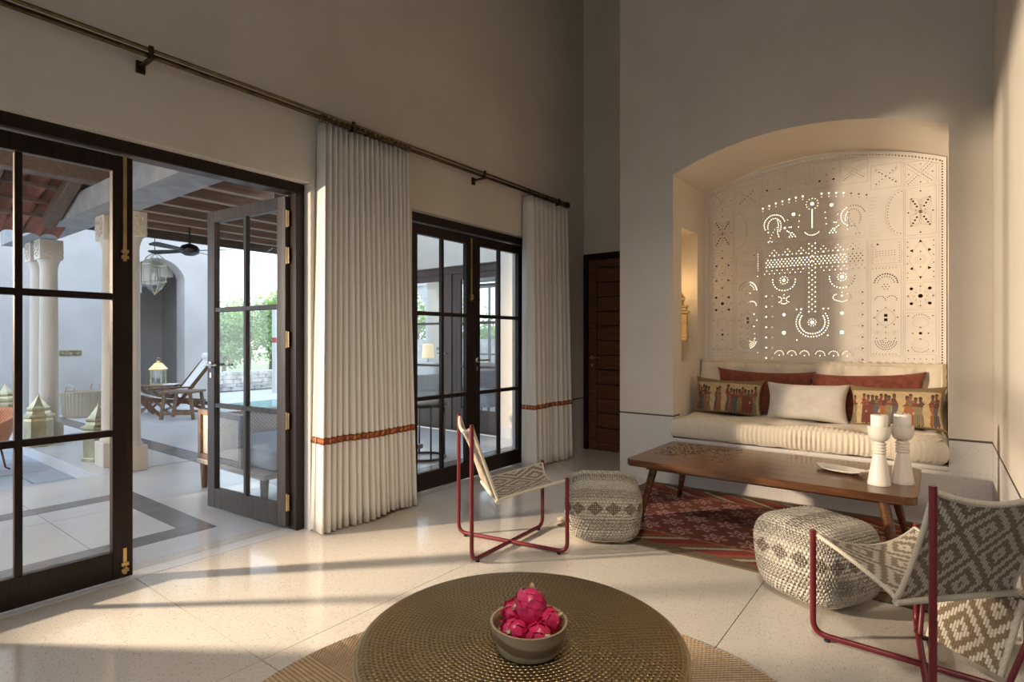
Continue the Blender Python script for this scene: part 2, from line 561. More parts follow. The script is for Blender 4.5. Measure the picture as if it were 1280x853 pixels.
# kilim: flame-stitch borders along the long sides, rows of rosettes in the field
def kilim():
    m, nt, b = new_mat('kilim')
    v = coord(nt, 'Object')
    sep = nt.nodes.new('ShaderNodeSeparateXYZ'); nt.links.new(v, sep.inputs[0])
    x, y = X(sep.outputs[0]), X(sep.outputs[1])
    xq = (x / .008).fl() * .008
    yq = (y / .008).fl() * .008
    n = noise(nt, v, 9, 3); nz = X(n.outputs[0])
    n2 = noise(nt, v, 150, 2)
    W, H = 1.10, .725            # half sizes
    ay = yq.abs()
    # border flames: slanted teeth
    t = ((xq / .30) + (ay - .5) * 5.2).fr()
    teeth = ramp(nt, t, [(0, (.25, .026, .016)), (.27, (.36, .075, .032)), (.48, (.15, .10, .055)), (.64, (.50, .42, .30)), (.82, (.19, .028, .018))])
    for nd in nt.nodes:
        if nd.type == 'VALTORGB' and len(nd.color_ramp.elements) == 5: nd.color_ramp.interpolation = 'CONSTANT'
    # rosettes
    rowi = (yq / .145).fl()
    cxx = ((xq / .21 + (rowi * .5).fr()).fr() - .5) * .21
    cyy = ((yq / .145).fr() - .5) * .145
    r = (cxx * cxx + cyy * cyy).sqrt()
    a = atan2(cyy, cxx)
    pet = (r - ((a * 6).cos() * .019 + .046)).abs() < .0115
    core = r < .015
    ros = pet.max(core)
    lines = (((xq * .6 + yq) / .036).fr() < .25)
    field = mixc(nt, lines * .6, mixc(nt, nz, (.13, .022, .015), (.21, .042, .026)), (.25, .10, .05))
    field = mixc(nt, ros, field, (.56, .31, .27))
    # the loom change: a lighter brick stripe
    c = mixc(nt, ay > .46, field, teeth)
    c = mixc(nt, ((ay > .455) * (ay < .475)), c, (.34, .14, .07))
    c = mixc(nt, (ay > .645).max(xq.abs() > 1.03), c, (.155, .105, .062))
    nt.links.new(mixc(nt, X(n2.outputs[0]) * .35, c, (.05, .03, .02)), b.inputs['Base Color'])
    b.inputs['Roughness'].default_value = .95
    bump(nt, b, (y / .006 * PI).sin() + X(n2.outputs[0]), .5, .002)
    return m
M['kilim'] = kilim()
def jute():
    m, nt, b = new_mat('braided_jute')
    v = coord(nt, 'Object')
    sep = nt.nodes.new('ShaderNodeSeparateXYZ'); nt.links.new(v, sep.inputs[0])
    x, y = X(sep.outputs[0]), X(sep.outputs[1])
    r = (x * x + y * y).sqrt(); a = atan2(y, x)
    k = ((a * r / .016 + (r / .0125).fl() * .5 + (r / .0125).fr() * .8).fr() - .5).abs() * 2
    n = noise(nt, v, 45, 4)
    f = (1 - k * k) * .55 + X(n.outputs[0]) * .45
    nt.links.new(ramp(nt, f, [(.15, (.24, .155, .09)), (.75, (.62, .46, .30))]), b.inputs['Base Color'])
    b.inputs['Roughness'].default_value = .9
    bump(nt, b, f, .8, .005)
    return m
M['jute'] = jute()
def bowl_mat():
    m, nt, b = new_mat('banded_bowl_wood')
    v = coord(nt, 'Object')
    sep = nt.nodes.new('ShaderNodeSeparateXYZ'); nt.links.new(v, sep.inputs[0])
    z = X(sep.outputs[2])
    n = noise(nt, coord(nt, 'Object', (3, 3, 30)), 4, 5)
    n2 = noise(nt, coord(nt, 'Object', (1, 1, 1)), 9, 3)
    w = z + X(sep.outputs[0]) * .10 + (X(n2.outputs[0]) - .5) * .03
    t = w / .085
    c = ramp(nt, t, [(.0, (.62, .47, .25)), (.30, (.66, .52, .30)), (.36, (.20, .13, .07)), (.58, (.25, .17, .10)), (.66, (.55, .43, .27)), (1, (.42, .32, .20))])
    nt.links.new(mixc(nt, X(n.outputs[0]) * .3, c, (.16, .11, .06)), b.inputs['Base Color'])
    b.inputs['Roughness'].default_value = .45
    return m
M['bowl'] = bowl_mat()
def vcol_mat(name, rough=.9, bscale=160, bstr=.35, mixn=.25):
    m, nt, b = new_mat(name)
    at_ = nt.nodes.new('ShaderNodeVertexColor'); at_.layer_name = 'print'
    v = coord(nt, 'Object'); n = noise(nt, v, bscale, 2)
    nt.links.new(mixc(nt, X(n.outputs[0]) * mixn, at_.outputs[0], (.08, .05, .03)), b.inputs['Base Color'])
    b.inputs['Roughness'].default_value = rough
    bump(nt, b, n.outputs[0], bstr, .002)
    return m
M['figure_print'] = vcol_mat('printed_figures')
def trim_mat():
    m, nt, b = new_mat('embroidered_trim')
    uv = nt.nodes.new('ShaderNodeUVMap')
    sep = nt.nodes.new('ShaderNodeSeparateXYZ'); nt.links.new(uv.outputs[0], sep.inputs[0])
    u, v = X(sep.outputs[0]), X(sep.outputs[1])
    d = ((u / .03).fr() - .5).abs() * 2 + (v - .5).abs() * 1.6
    c = mixc(nt, d < .55, (.36, .065, .018), (.55, .22, .06))
    c = mixc(nt, (d > .9) * (d < 1.2), c, (.16, .07, .05))
    c = mixc(nt, (v - .5).abs() > .40, c, (.15, .055, .03))
    nt.links.new(c, b.inputs['Base Color']); b.inputs['Roughness'].default_value = .85
    return m
M['trim'] = trim_mat()
def fruit_mat():
    m, nt, b = new_mat('dragon_fruit_skin')
    v = coord(nt, 'Object'); n = noise(nt, v, 18, 3)
    nt.links.new(ramp(nt, n.outputs[0], [(.3, (.50, .012, .085)), (.7, (.78, .045, .16))]), b.inputs['Base Color'])
    b.inputs['Roughness'].default_value = .38
    b.inputs['Subsurface Weight'].default_value = .08
    b.inputs['Subsurface Radius'].default_value = (.01, .003, .003)
    return m
M['fruit'] = fruit_mat()
M['fruit_tip'] = stone('scale_tips', (.62, .09, .16), (.74, .30, .22), 30, .4)
M['fruit_stem'] = stone('dry_stem', (.52, .46, .26), (.66, .60, .40), 30, .8)

# ---------------------------------------------------------------- the room shell
XW = -3.17          # inner face of the window wall
XO = -3.45          # its outer face
YF = 5.50           # far wall
YN = 4.60           # wall with the seating niche
XN0, XN1 = -2.28, 0.26
DADO = .563
CEIL = 5.6

# floor slabs with recessed joints
floor = struct(MB().box(-3.46, 3.3, -3.7, 5.64, -.12, -.010).build('floor', M['grout']))
def slabs(parent, xs, ys, mat, name, top=0.0, th=.02, gap=.0018, clip=None):
    for i in range(len(xs) - 1):
        for j in range(len(ys) - 1):
            MB().box(xs[i] + gap, xs[i + 1] - gap, ys[j] + gap, ys[j + 1] - gap, top - th, top).build(name, mat, parent)
slabs(floor, [-3.46, -3.36, -2.03, -.70, .63, 1.96, 3.29], [-3.69, -1.48, 1.12, 3.72, 5.63], M['terrazzo'], 'floor_slab')
# one more pair of slabs runs below the frame towards the terrace
ceiling = struct(MB().box(-3.6, 3.4, -3.8, 5.8, CEIL, CEIL + .15).build('ceiling', M['ceiling']))

def wall_y(name, y0, y1, spans, x0=XO, x1=XW, face=1, mat=None, top=CEIL):
    """wall along Y with door openings (a, b, head)"""
    w = MB(); d = MB(); g = MB()
    edges = [y0]
    cur = y0
    for (a, b, hd) in spans:
        w.box(x0, x1, cur, a, DADO, top); d.box(x0, x1, cur, a, 0, DADO)
        g.box(x1 - .002, x1 + .0015, cur, a, DADO - .003, DADO + .010)
        w.box(x0, x1, a, b, hd, top)
        cur = b
    w.box(x0, x1, cur, y1, DADO, top); d.box(x0, x1, cur, y1, 0, DADO)
    g.box(x1 - .002, x1 + .0015, cur, y1, DADO - .003, DADO + .010)
    o = struct(w.build(name, mat or M['plaster']))
    d.build('dado', M['dado'], o); g.build('dado_groove', M['groove'], o)
    return o
D1 = (.17, 2.07, 2.20)
D2 = (2.93, 4.55, 2.20)
D0 = (-2.5, -.6, 2.20)
wall_left = wall_y('wall_left', -3.7, YF, [D0, D1, D2])

# far wall with the mahogany door
fx0, fx1 = -3.17, -2.30
o = struct(MB().box(XO, XN0, YF, YF + .2, 2.16, CEIL).box(XO, -3.165, YF, YF + .2, 0, 2.16).box(-2.29, XN0, YF, YF + .2, 0, 2.16).build('wall_far', M['plaster']))
MB().box(XO, XN0, YF + .12, YF + .2, 0, 2.16).build('door_backing', M['dark_wood'], o)
# return of the niche block towards the far wall
NB = 5.66           # back of the niche block
NX0, NX1 = -1.79, .045        # niche opening
SCR = 5.40
SPR, APX = 2.60, 2.79        # arch spring and crown
PLAT = .39
def arch_pts(x0, x1, spr, apx, n=28):
    w = (x1 - x0) / 2; hh = apx - spr
    R_ = (w * w + hh * hh) / (2 * hh); cz = apx - R_; cx = (x0 + x1) / 2
    a0 = math.asin(w / R_)
    return [(cx + R_ * math.sin(-a0 + 2 * a0 * k / n), cz + R_ * math.cos(-a0 + 2 * a0 * k / n)) for k in range(n + 1)]
ap = arch_pts(NX0, NX1, SPR, APX)
nb = MB()
nb.box(XN0, NX0 - .18, YN, NB, DADO, CEIL)                # left pier core
# side recess in the left reveal: Y 4.78..5.20, z 1.02..2.20
RY0, RY1, RZ0, RZ1 = 4.79, 5.20, 1.02, 2.19
nb.box(NX0 - .18, NX0, YN, RY0, DADO, SPR); nb.box(NX0 - .18, NX0, RY1, NB, DADO, SPR)
nb.box(NX0 - .18, NX0, RY0, RY1, DADO, RZ0); nb.box(NX0 - .18, NX0, RY0, RY1, RZ1, SPR)
nb.box(NX0 - .18, NX0, YN, NB, SPR, CEIL)
# right pier with the matching recess
nb.box(NX1 + .13, XN1, YN, NB, DADO, CEIL)
nb.box(NX1, NX1 + .13, YN, RY0, DADO, CEIL); nb.box(NX1, NX1 + .13, RY1, NB, DADO, CEIL)
nb.box(NX1, NX1 + .13, RY0, RY1, DADO, RZ0); nb.box(NX1, NX1 + .13, RY0, RY1, RZ1, CEIL)
# arch soffit and wall above
poly = [(NX0, SPR)] + ap[1:-1] + [(NX1, SPR), (NX1, CEIL), (NX0, CEIL)]
nb.prism(poly, YN, NB, 'y')
nb.box(XN0, XN1, NB, NB + .1, 0, CEIL)
wall_niche = struct(nb.build('wall_niche', M['plaster'], smooth=35))
dd = MB().box(XN0, NX0, YN, NB, 0, DADO).box(NX1, XN1, YN, NB, 0, DADO)
dd.build('dado', M['dado'], wall_niche)
MB().box(NX0, NX1, YN, NB, 0, PLAT - .03).build('bench_front', M['dado'], wall_niche)
MB().box(NX0, NX1, YN - .012, NB, PLAT - .03, PLAT).build('bench_ledge', M['dado'], wall_niche, bevel=.006)
gg = MB()
for (a, b) in ((XN0, NX0), (NX1, XN1)):
    gg.box(a, b, YN - .0015, YN + .002, DADO - .003, DADO + .010)
gg.box(NX0 - .002, NX0 + .0015, YN, 4.75, DADO - .003, DADO + .010)
gg.build('dado_groove', M['groove'], wall_niche)

# right-hand wall beside the niche, then the room opens to the right
def wall_box(name, x0, x1, y0, y1, mat=None):
    o = struct(MB().box(x0, x1, y0, y1, DADO, CEIL).build(name, mat or M['plaster']))
    MB().box(x0, x1, y0, y1, 0, DADO).build('dado', M['dado'], o)
    return o
wr = wall_box('wall_right', XN1, XN1 + .3, 2.95, NB)
MB().box(XN1 - .0015, XN1 + .002, 2.95, YN, DADO - .003, DADO + .010).build('dado_groove', M['groove'], wr)
wsr = struct(MB().box(3.1, 3.3, -3.7, 3.4, 2.5, CEIL).box(3.1, 3.3, -3.7, -2.6, 0, 2.5).box(3.1, 3.3, -.6, 3.4, 0, 2.5).build('wall_side_room', M['plaster']))  # opening added out of view to let sky light fill the room
MB().box(3.16, 3.24, -1.65, -1.55, 0, 2.5).build('post', M['dark_wood'], wsr)
struct(MB().box(3.3, 30, -14, 14, -.14, -.02).build('ground_side_garden', M['deck']))
struct(MB().box(9.0, 9.3, -14, 10, -.14, 4.4).build('wall_sun_blocker_side', M['plaster_out']))  # unseen wall added to stop low sun entering the side opening
struct(MB().box(3.3, 6.6, -5, 5, 2.75, 2.9).build('roof_sun_blocker_side', M['plaster']))  # unseen awning added to keep sun out of the side opening
wall_box('wall_side_room_far', XN1 + .3, 3.3, 3.2, 3.4)
wbk = struct(MB().box(-3.45, 3.3, -3.7, -3.5, 2.5, CEIL).box(-3.45, -1.8, -3.7, -3.5, 0, 2.5).box(.9, 3.3, -3.7, -3.5, 0, 2.5).build('wall_back', M['plaster']))  # opening added behind the camera for low sky fill
struct(MB().box(-3.4, 3.3, -14, -3.7, -.14, -.02).build('ground_back_garden', M['deck']))
struct(MB().box(-8, 14, -14.3, -14, -.14, 6.5).build('wall_sun_blocker_back', M['plaster_out']))  # unseen tall wall added to keep sun out of the back opening

# ---------------------------------------------------------------- glazed doors
ROWS = [(.15, .725), (.757, 1.405), (1.437, 2.045)]
LEAF_TOP = 2.125
def leaf(parent, name, w, mat, M_=None, lever=None, bolt=False, flip=1):
    """leaf in local coordinates: hinge at y=0, free edge at y=w, thickness along x"""
    st, rb, t = .088, .022, .022
    mid0, mid1 = w / 2 - .014, w / 2 + .014
    mb = MB()
    mb.box(-t, t, 0, st, .012, LEAF_TOP); mb.box(-t, t, w - st, w, .012, LEAF_TOP)
    mb.box(-t, t, st, w - st, .012, ROWS[0][0]); mb.box(-t, t, st, w - st, ROWS[2][1], LEAF_TOP)
    mb.box(-t * .8, t * .8, mid0, mid1, ROWS[0][0], ROWS[2][1])
    for a, b in ((ROWS[0][1], ROWS[1][0]), (ROWS[1][1], ROWS[2][0])):
        mb.box(-t * .8, t * .8, st, mid0, a, b); mb.box(-t * .8, t * .8, mid1, w - st, a, b)
    lf = mb.build(name, mat, parent, bevel=.003, seg=1)
    pane = None
    for (a, b) in ((st, mid0), (mid1, w - st)):
        for (z0, z1) in ROWS:
            MB().box(-.003, .003, a - .002, b + .002, z0 - .002, z1 + .002).build('pane', M['glass'], lf)
    return lf
def lever_handle(parent, y, z, side, dirn, mat):
    mb = MB()
    Rm = Matrix.Translation((side * .022, y, z)) @ Matrix.Rotation(side * PI / 2, 4, 'Y')
    mb.lathe([(.0, 0), (.024, 0), (.024, .008), (.010, .012), (.010, .045), (0, .045)], 14, M_=Rm)
    mb.tube(fillet([(side * .055, y, z), (side * .066, y, z), (side * .066, y + dirn * .11, z), (side * .060, y + dirn * .125, z)], .012), .009, 8)
    mb.obox((side * .024, y, z - .075), (.004, .022, .035))
    return mb.build('lever_handle', mat, parent, smooth=40)
def flush_bolt(parent, y, z0, z1, x):
    mb = MB().box(x - .004, x + .004, y - .008, y + .008, z0, z1)
    for q in (z0 + .02, z0 + .05):
        mb.box(x - .007, x + .009, y - .016, y + .016, q - .008, q + .008)
    mb.tube([(x, y, z0 + .035), (x + .022, y, z0 + .035)], .006, 8)
    return mb.build('flush_bolt', M['brass'], parent)
def hinge(parent, x, y, z, rz=0):
    mb = MB().box(x - .024, x + .024, y - .003, y + .003, z - .05, z + .05)
    mb.tube([(x, y - .004, z - .055), (x, y - .004, z + .055)], .007, 8)
    for q in (-.034, -.012, .012, .034):
        for s_ in (-.015, .015):
            mb.obox((x + s_, y - .0035, z + q), (.007, .003, .007))
    return mb.build('hinge', M['brass'], parent)
def door_frame(name, y0, y1, head, xc=-3.285, mat=None):
    e = struct_empty(name, (xc, y0, 0))
    w = y1 - y0; j = .058; dpt = .05
    mb = MB().box(-dpt, dpt, 0, j, 0, head).box(-dpt, dpt, w - j, w, 0, head).box(-dpt, dpt, j, w - j, head - .066, head)
    mb.build('door_frame', mat or M['dark_wood'], e, bevel=.004, seg=1)
    MB().box(-dpt, dpt, j, w - j, -.004, .0015).build('threshold', M['marble'], e)
    return e, w, j
# door 1: near leaf shut, far leaf swung out on to the terrace
d1, w1, j1 = door_frame('door_1', D1[0], D1[1], D1[2])
lw = (w1 - 2 * j1) / 2
LF = leaf(d1, 'door_leaf', lw - .003, M['dark_wood'])
LF.location = (0, j1, 0)
flush_bolt(LF, lw - .040, 1.60, 2.13, .024)
flush_bolt(LF, lw - .040, .03, .16, .024)
LO = leaf(d1, 'door_leaf', lw - .003, M['daylit_wood'])
LO.location = (-.035, w1 - j1 - .004, 0)
hg = Vector((-3.32, D1[1] - j1, 0))
OPEN = math.radians(95.0)
LO.rotation_euler = (0, 0, OPEN)
lever_handle(LO, lw - .05, 1.03, 1, -1, M['chrome'])
lever_handle(LO, lw - .05, 1.03, -1, -1, M['chrome'])
for zz in (1.98, 1.745, 1.21, .69, .17):
    h_ = hinge(d1, -.035, w1 - j1 - .012, zz)
# door 2: both leaves shut
d2, w2, j2 = door_frame('door_2', D2[0], D2[1], D2[2])
lw2 = (w2 - 2 * j2) / 2
La = leaf(d2, 'door_leaf', lw2 - .003, M['dark_wood']); La.location = (0, j2, 0)
Lb = leaf(d2, 'door_leaf', lw2 - .003, M['dark_wood']); Lb.location = (0, w2 - j2, 0); Lb.rotation_euler = (0, 0, PI)
flush_bolt(La, lw2 - .03, 1.55, 2.10, .024)
flush_bolt(La, lw2 - .03, .03, .20, .024)
lever_handle(Lb, lw2 - .045, 1.03, -1, -1, M['chrome'])
# door 0: the third pair, behind the camera, folded open outwards
d0, w0, j0 = door_frame('door_5', D0[0], D0[1], D0[2])

# mahogany plank door in the far wall
d3 = struct_empty('door_3', (-3.165, YF, 0))
DW = .872
MB().box(0, .05, -.02, .10, 0, 2.16).box(DW - .05, DW, -.02, .10, 0, 2.16).box(.05, DW - .05, -.02, .10, 2.10, 2.16).build('door_frame', M['dark_wood'], d3, bevel=.004, seg=1)
lf3 = MB().box(.052, .155, .005, .05, .01, 2.095).box(DW - .155, DW - .052, .005, .05, .01, 2.095).box(.155, DW - .155, .005, .05, 2.0, 2.095).box(.155, DW - .155, .005, .05, .01, .09).build('door_leaf', M['door_wood'], d3, bevel=.003, seg=1)
npl = 12
for k in range(npl):
    a = .09 + (2.0 - .09) * k / npl; b = .09 + (2.0 - .09) * (k + 1) / npl
    MB().box(.157, DW - .157, .013, .045, a + .004, b - .004).build('plank', M['door_wood'], lf3, bevel=.003, seg=1)
hm = MB()
hm.lathe([(0, 0), (.02, 0), (.02, .008), (.009, .012), (.009, .05), (0, .05)], 12, M_=Matrix.Translation((.10, .005, 1.02)) @ Matrix.Rotation(PI / 2, 4, 'X'))
hm.tube([(.10, -.05, 1.02), (.225, -.05, 1.02)], .009, 8)
hm.obox((.10, .004, .93), (.022, .004, .035))
hm.build('lever_handle', M['brass'], lf3, smooth=40)
MB().lathe([(0, 0), (.02, 0), (.022, .012), (.012, .03), (0, .032)], 12, M_=Matrix.Translation((.49, .013, .11)) @ Matrix.Rotation(PI / 2, 4, 'X')).build('door_stop', M['brass'], lf3, smooth=40)

# ---------------------------------------------------------------- niche: pierced ivory screen lit from behind
def build_screen():
    x0, x1 = NX0 + .006, NX1 - .006
    cx = (x0 + x1) / 2; hw = (x1 - x0) / 2
    zb = PLAT + .2
    top = arch_pts(x0, x1, SPR - .004, APX - .008, 32)
    holes = []; cell = {}
    def ztop(u):
        t = min(1, abs(u) / hw)
        return SPR + (APX - SPR) * (1 - t * t) - .01
    def ok(u, v, r):
        if abs(u) + r > hw - .006 or v + r > ztop(u) - .006 or v - r < .80: return False
        ku, kv = int(u / .06), int(v / .06)
        for i in (-1, 0, 1):
            for j in (-1, 0, 1):
                for (a, b, s_) in cell.get((ku + i, kv + j), ()):
                    if (a - u) ** 2 + (b - v) ** 2 < (r + s_ + .0022) ** 2: return False
        cell.setdefault((ku, kv), []).append((u, v, r))
        return True
    def hole(u, v, r, n=8, rot=0.0):
        r = r * .96
        if ok(u, v, r):
            holes.append([(cx + u + r * math.cos(rot + 2 * PI * k / n), v + r * math.sin(rot + 2 * PI * k / n)) for k in range(n)])
    def rhole(u, v, a, b):
        if ok(u, v, max(a, b)):
            holes.append([(cx + u - a, v - b), (cx + u + a, v - b), (cx + u + a, v + b), (cx + u - a, v + b)])
    def tri(u, v, r, rot): hole(u, v, r, 3, rot)
    def dots(pts, step, r, n=8):
        acc = 0; last = pts[0]
        hole(last[0], last[1], r, n)
        for p in pts[1:]:
            L = math.hypot(p[0] - last[0], p[1] - last[1]); d = step - acc
            while d <= L:
                hole(last[0] + (p[0] - last[0]) * d / L, last[1] + (p[1] - last[1]) * d / L, r, n); d += step
            acc = (acc + L) % step; last = p
    lines = []
    def line(*pts): lines.append(list(pts))
    def arcp(u, v, r, a0, a1, n=20, sy=1.0): return [(u + r * math.cos(a0 + (a1 - a0) * k / n), v + r * sy * math.sin(a0 + (a1 - a0) * k / n)) for k in range(n + 1)]
    def circ(u, v, r, n=24, sy=1.0): lines.append(arcp(u, v, r, 0, 2 * PI, n, sy))
    def rect(a, b, c, d):
        line((a, c), (b, c), (b, d), (a, d), (a, c))
    # dotted outer border
    for s in (-1, 1):
        for k in range(78):
            hole(s * (hw - .026), .97 + k * .0208, .0060)
    for k in range(82):
        u = -hw + .04 + k * (2 * hw - .08) / 81
        hole(u, ztop(u) - .027, .0060)
    line(*[(-hw + .045 + k * (2 * hw - .09) / 40, ztop(-hw + .045 + k * (2 * hw - .09) / 40) - .05) for k in range(41)])
    for s in (-1, 1):
        line((s * (hw - .046), .95), (s * (hw - .046), ztop(hw - .046) - .05))
        # ---- outer column of square panels
        a, b = .655, .848
        m = (a + b) / 2; w = (b - a) / 2
        line((s * (a - .012), .95), (s * (a - .012), ztop(.64) - .05))
        def S(u): return s * u
        # crossed dots
        c = 2.505; rect(S(a), S(b), 2.415, 2.60)
        for q in (-1, 1):
            dots([(S(m - w * .8), c - q * .075), (S(m + w * .8), c + q * .075)], .017, .0042)
            line((S(m - w * .55), c - q * .080), (S(m + w * .95), c + q * .060)); line((S(m - w * .95), c - q * .060), (S(m + w * .55), c + q * .080))
        for (du, dv) in ((0, .07), (0, -.07), (.075, 0), (-.075, 0)): tri(S(m + du), c + dv, .008, PI / 2)
        # four petalled star
        c = 2.205; rect(S(a), S(b), 2.025, 2.395)
        rhole(S(m), c, .011, .011)
        for k in range(4):
            ang = PI / 4 + k * PI / 2
            dx, dy = math.cos(ang) * .085, math.sin(ang) * .155
            for t in (.38, .58, .78, .96): hole(S(m + dx * t), c + dy * t, .0078)
            for sg in (-1, 1):
                line(*[(S(m + dx * t + sg * dy * .20 * math.sin(PI * t)), c + dy * t - sg * dx * .32 * math.sin(PI * t)) for t in [i / 10 for i in range(11)]])
                line(*[(S(m + dx * t + sg * dy * .30 * math.sin(PI * t)), c + dy * t - sg * dx * .50 * math.sin(PI * t)) for t in [i / 10 for i in range(11)]])
        for k in range(8):
            hole(S(m + .032 * math.cos(k * PI / 4 + .39)), c + .036 * math.sin(k * PI / 4 + .39), .0048)
        for (du, dv, r_) in ((0, .16, PI / 2), (0, -.16, -PI / 2), (.078, 0, 0), (-.078, 0, PI)): tri(S(m + du), c + dv, .0095, r_)
        # rayed panel
        c = 1.835; rect(S(a), S(b), 1.675, 2.0)
        for (du, dv, r_) in ((0, .14, PI / 2), (0, -.14, -PI / 2), (.055, .07, 0), (-.055, .07, PI), (.055, -.07, 0), (-.055, -.07, PI)): tri(S(m + du), c + dv, .0155, r_ if s > 0 else PI - r_)
        hole(S(m), c, .006); hole(S(m), c + .06, .005); hole(S(m), c - .06, .005)
        circ(S(m), c, .022); circ(S(m), c, .034)
        for dv in (-.14, -.1, -.03, .03, .1, .14):
            for sg in (-1, 1): tri(S(m + sg * .082), c + dv, .0068, 0)
        line((S(m), c + .155), (S(m + .075), c), (S(m), c - .155), (S(m - .075), c), (S(m), c + .155))
        # five rounds
        c = 1.55; rect(S(a), S(b), 1.445, 1.655)
        hole(S(m), c, .0165, 12)
        for du in (-.058, .058):
            for dv in (-.058, .058): hole(S(m + du), c + dv, .0125, 10)
        for (du, dv) in ((0, .075), (0, -.075), (.078, 0), (-.078, 0)): tri(S(m + du), c + dv, .0085, PI / 2)
        for k in range(8): hole(S(m + .040 * math.cos(k * PI / 4)), c + .040 * math.sin(k * PI / 4), .0036)
        circ(S(m), c, .052); line((S(m - .09), c), (S(m), c + .095), (S(m + .09), c), (S(m), c - .095), (S(m - .09), c))
        # double crescent
        c = 1.26; rect(S(a), S(b), 1.115, 1.42)
        rhole(S(m), c, .0095, .0095)
        for q in (-1, 1):
            dots(arcp(S(m), c + q * .085, .062, PI * .15 if q > 0 else PI * 1.15, PI * .85 if q > 0 else PI * 1.85, 16), .0155, .0036)
            circ(S(m), c + q * .085, .050, 20, .75)
            tri(S(m), c + q * .045, .009, q * PI / 2); tri(S(m + q * .05), c, .0085, 0 if q > 0 else PI)
        for du in (-.078, .078):
            for dv in (-.135, .135): hole(S(m + du), c + dv, .0052)
        rect(S(a), S(b), .93, 1.095)
        for k in range(5): tri(S(a + .02 + k * .038), 1.06, .0062, -PI / 2)
        # ---- second column
        a, b = .425, .628
        m = (a + b) / 2
        line((S(a - .015), .95), (S(a - .015), 2.02)); line((S(a - .027), .95), (S(a - .027), 2.02))
        c = 2.52; rect(S(a), S(b), 2.425, 2.615)
        if s > 0 or True:
            for k in range(4):
                ang = PI / 4 + k * PI / 2
                for t in (.35, .62, .9): hole(S(m + .085 * t * math.cos(ang) * 1.2), c + .085 * t * math.sin(ang), .0048 + .0010 * (k % 2))
                line(*[(S(m + .1 * t * math.cos(ang) + .03 * math.sin(PI * t)), c + .1 * t * math.sin(ang)) for t in [i / 8 for i in range(9)]])
            hole(S(m), c, .0075)
        # big half moon facing outward
        pts = arcp(S(b + .005), 2.215, .185, PI * .5, PI * 1.5, 24) if s > 0 else arcp(S(b + .005), 2.215, .185, PI * .5, -PI * .5, 24)
        lines.append([(p[0] * 1.0 + (S(b) - p[0]) * .42, p[1]) for p in pts]); 
        pts2 = [(p[0] + (S(b) - p[0]) * .50, 2.215 + (p[1] - 2.215) * .9) for p in pts]
        dots(pts2, .024, .0040)
        for k in range(12):
            zz = 2.05 + k * .028
            line((S(a - .01), zz), (S(a + .055 - .03 * abs(math.sin((zz - 2.05) * 9))), zz))
        # little animal panel
        rect(S(a), S(b), 1.82, 2.01)
        for k in range(3): dots([(S(m - .06 + .0), 1.885 + k * .018), (S(m + .06), 1.885 + k * .018)], .020, .0032)
        for du in (-.06, -.03, .03, .06): line((S(m + du), 1.835), (S(m + du), 1.87))
        line((S(m - .07), 1.87), (S(m - .07), 1.95), (S(m - .10), 1.975)); rhole(S(m - .055), 1.978, .0065, .0065)
        for k in range(8):
            hole(S(a + .012), 1.835 + k * .021, .0034); hole(S(b - .012), 1.835 + k * .021, .0034)
        # long panel
        rect(S(a), S(b), 1.08, 1.80)
        dots([(S(a + .015), 1.785), (S(b - .015), 1.785)], .022, .0036)
        dots([(S(a + .015), 1.095), (S(b - .015), 1.095)], .022, .0036)
        dots(arcp(S(m), 1.66, .078, PI * .02, PI * .98, 20), .0175, .0062); dots(arcp(S(m), 1.66, .056, PI * .05, PI * .95, 20), .0175, .0046)
        for k in range(6): hole(S(m + .022 * math.cos(k * PI / 3)), 1.635 + .022 * math.sin(k * PI / 3), .0046)
        hole(S(m), 1.635, .005)
        for q in (-1, 1): dots(arcp(S(m + q * .038), 1.525, .036, 0, PI, 14), .0145, .0044)
        hole(S(m), 1.525, .0055)
        rhole(S(m), 1.405, .0115, .0115); rhole(S(m), 1.37, .0115, .0115)
        line((S(m - .075), 1.388), (S(m), 1.47), (S(m + .075), 1.388), (S(m), 1.305), (S(m - .075), 1.388)); circ(S(m), 1.388, .062)
        for k in range(8): tri(S(m + .078 * math.cos(k * PI / 4)), 1.388 + .078 * math.sin(k * PI / 4), .0085, k * PI / 4)
        for q in (-1, 1): circ(S(m + q * .06), 1.268, .016); hole(S(m + q * .06), 1.268, .004)
        hole(S(m), 1.268, .0045)
        for k in range(4): dots(arcp(S(m), 1.205, .022 + k * .017, PI * 1.03, PI * 1.97, 14), .0150, .0044)
        for q in (-1, 0, 1): tri(S(m + q * .062), 1.222, .0075, PI / 2)
        # ---- centre, mirrored half
        # top row of panels over the middle
        for k in range(2):
            a2 = .012 + k * .202; m2 = a2 + .096
            zt2 = ztop(a2 + .19) - .06; c2 = (zt2 + 2.50) / 2
            rect(S(a2), S(a2 + .19), 2.50, zt2)
            if (k + (s > 0)) % 2:
                hole(S(m2), c2, .0125, 12)
                for du in (-.052, .052):
                    for dv in (-.045, .045): hole(S(m2 + du), c2 + dv, .0100, 10)
                for (du, dv) in ((0, .058), (0, -.058), (.078, 0), (-.078, 0)): tri(S(m2 + du), c2 + dv, .0065, PI / 2)
            else:
                for q in (-1, 1):
                    dots([(S(m2 - .075), c2 - q * .055), (S(m2 + .075), c2 + q * .055)], .017, .0046)
                    line((S(m2 - .05), c2 - q * .06), (S(m2 + .085), c2 + q * .04)); line((S(m2 - .085), c2 - q * .04), (S(m2 + .05), c2 + q * .06))
        # triangles hung round the arch
        for k in range(8):
            t = .06 + k * .054
            if t < .40: tri(S(t + .012), 2.452 - .42 * t * t, .0115, -PI / 2); hole(S(t + .012), 2.425 - .42 * t * t, .0034)
        hole(S(.145), 2.325 + .02 * s, .0145, 14)
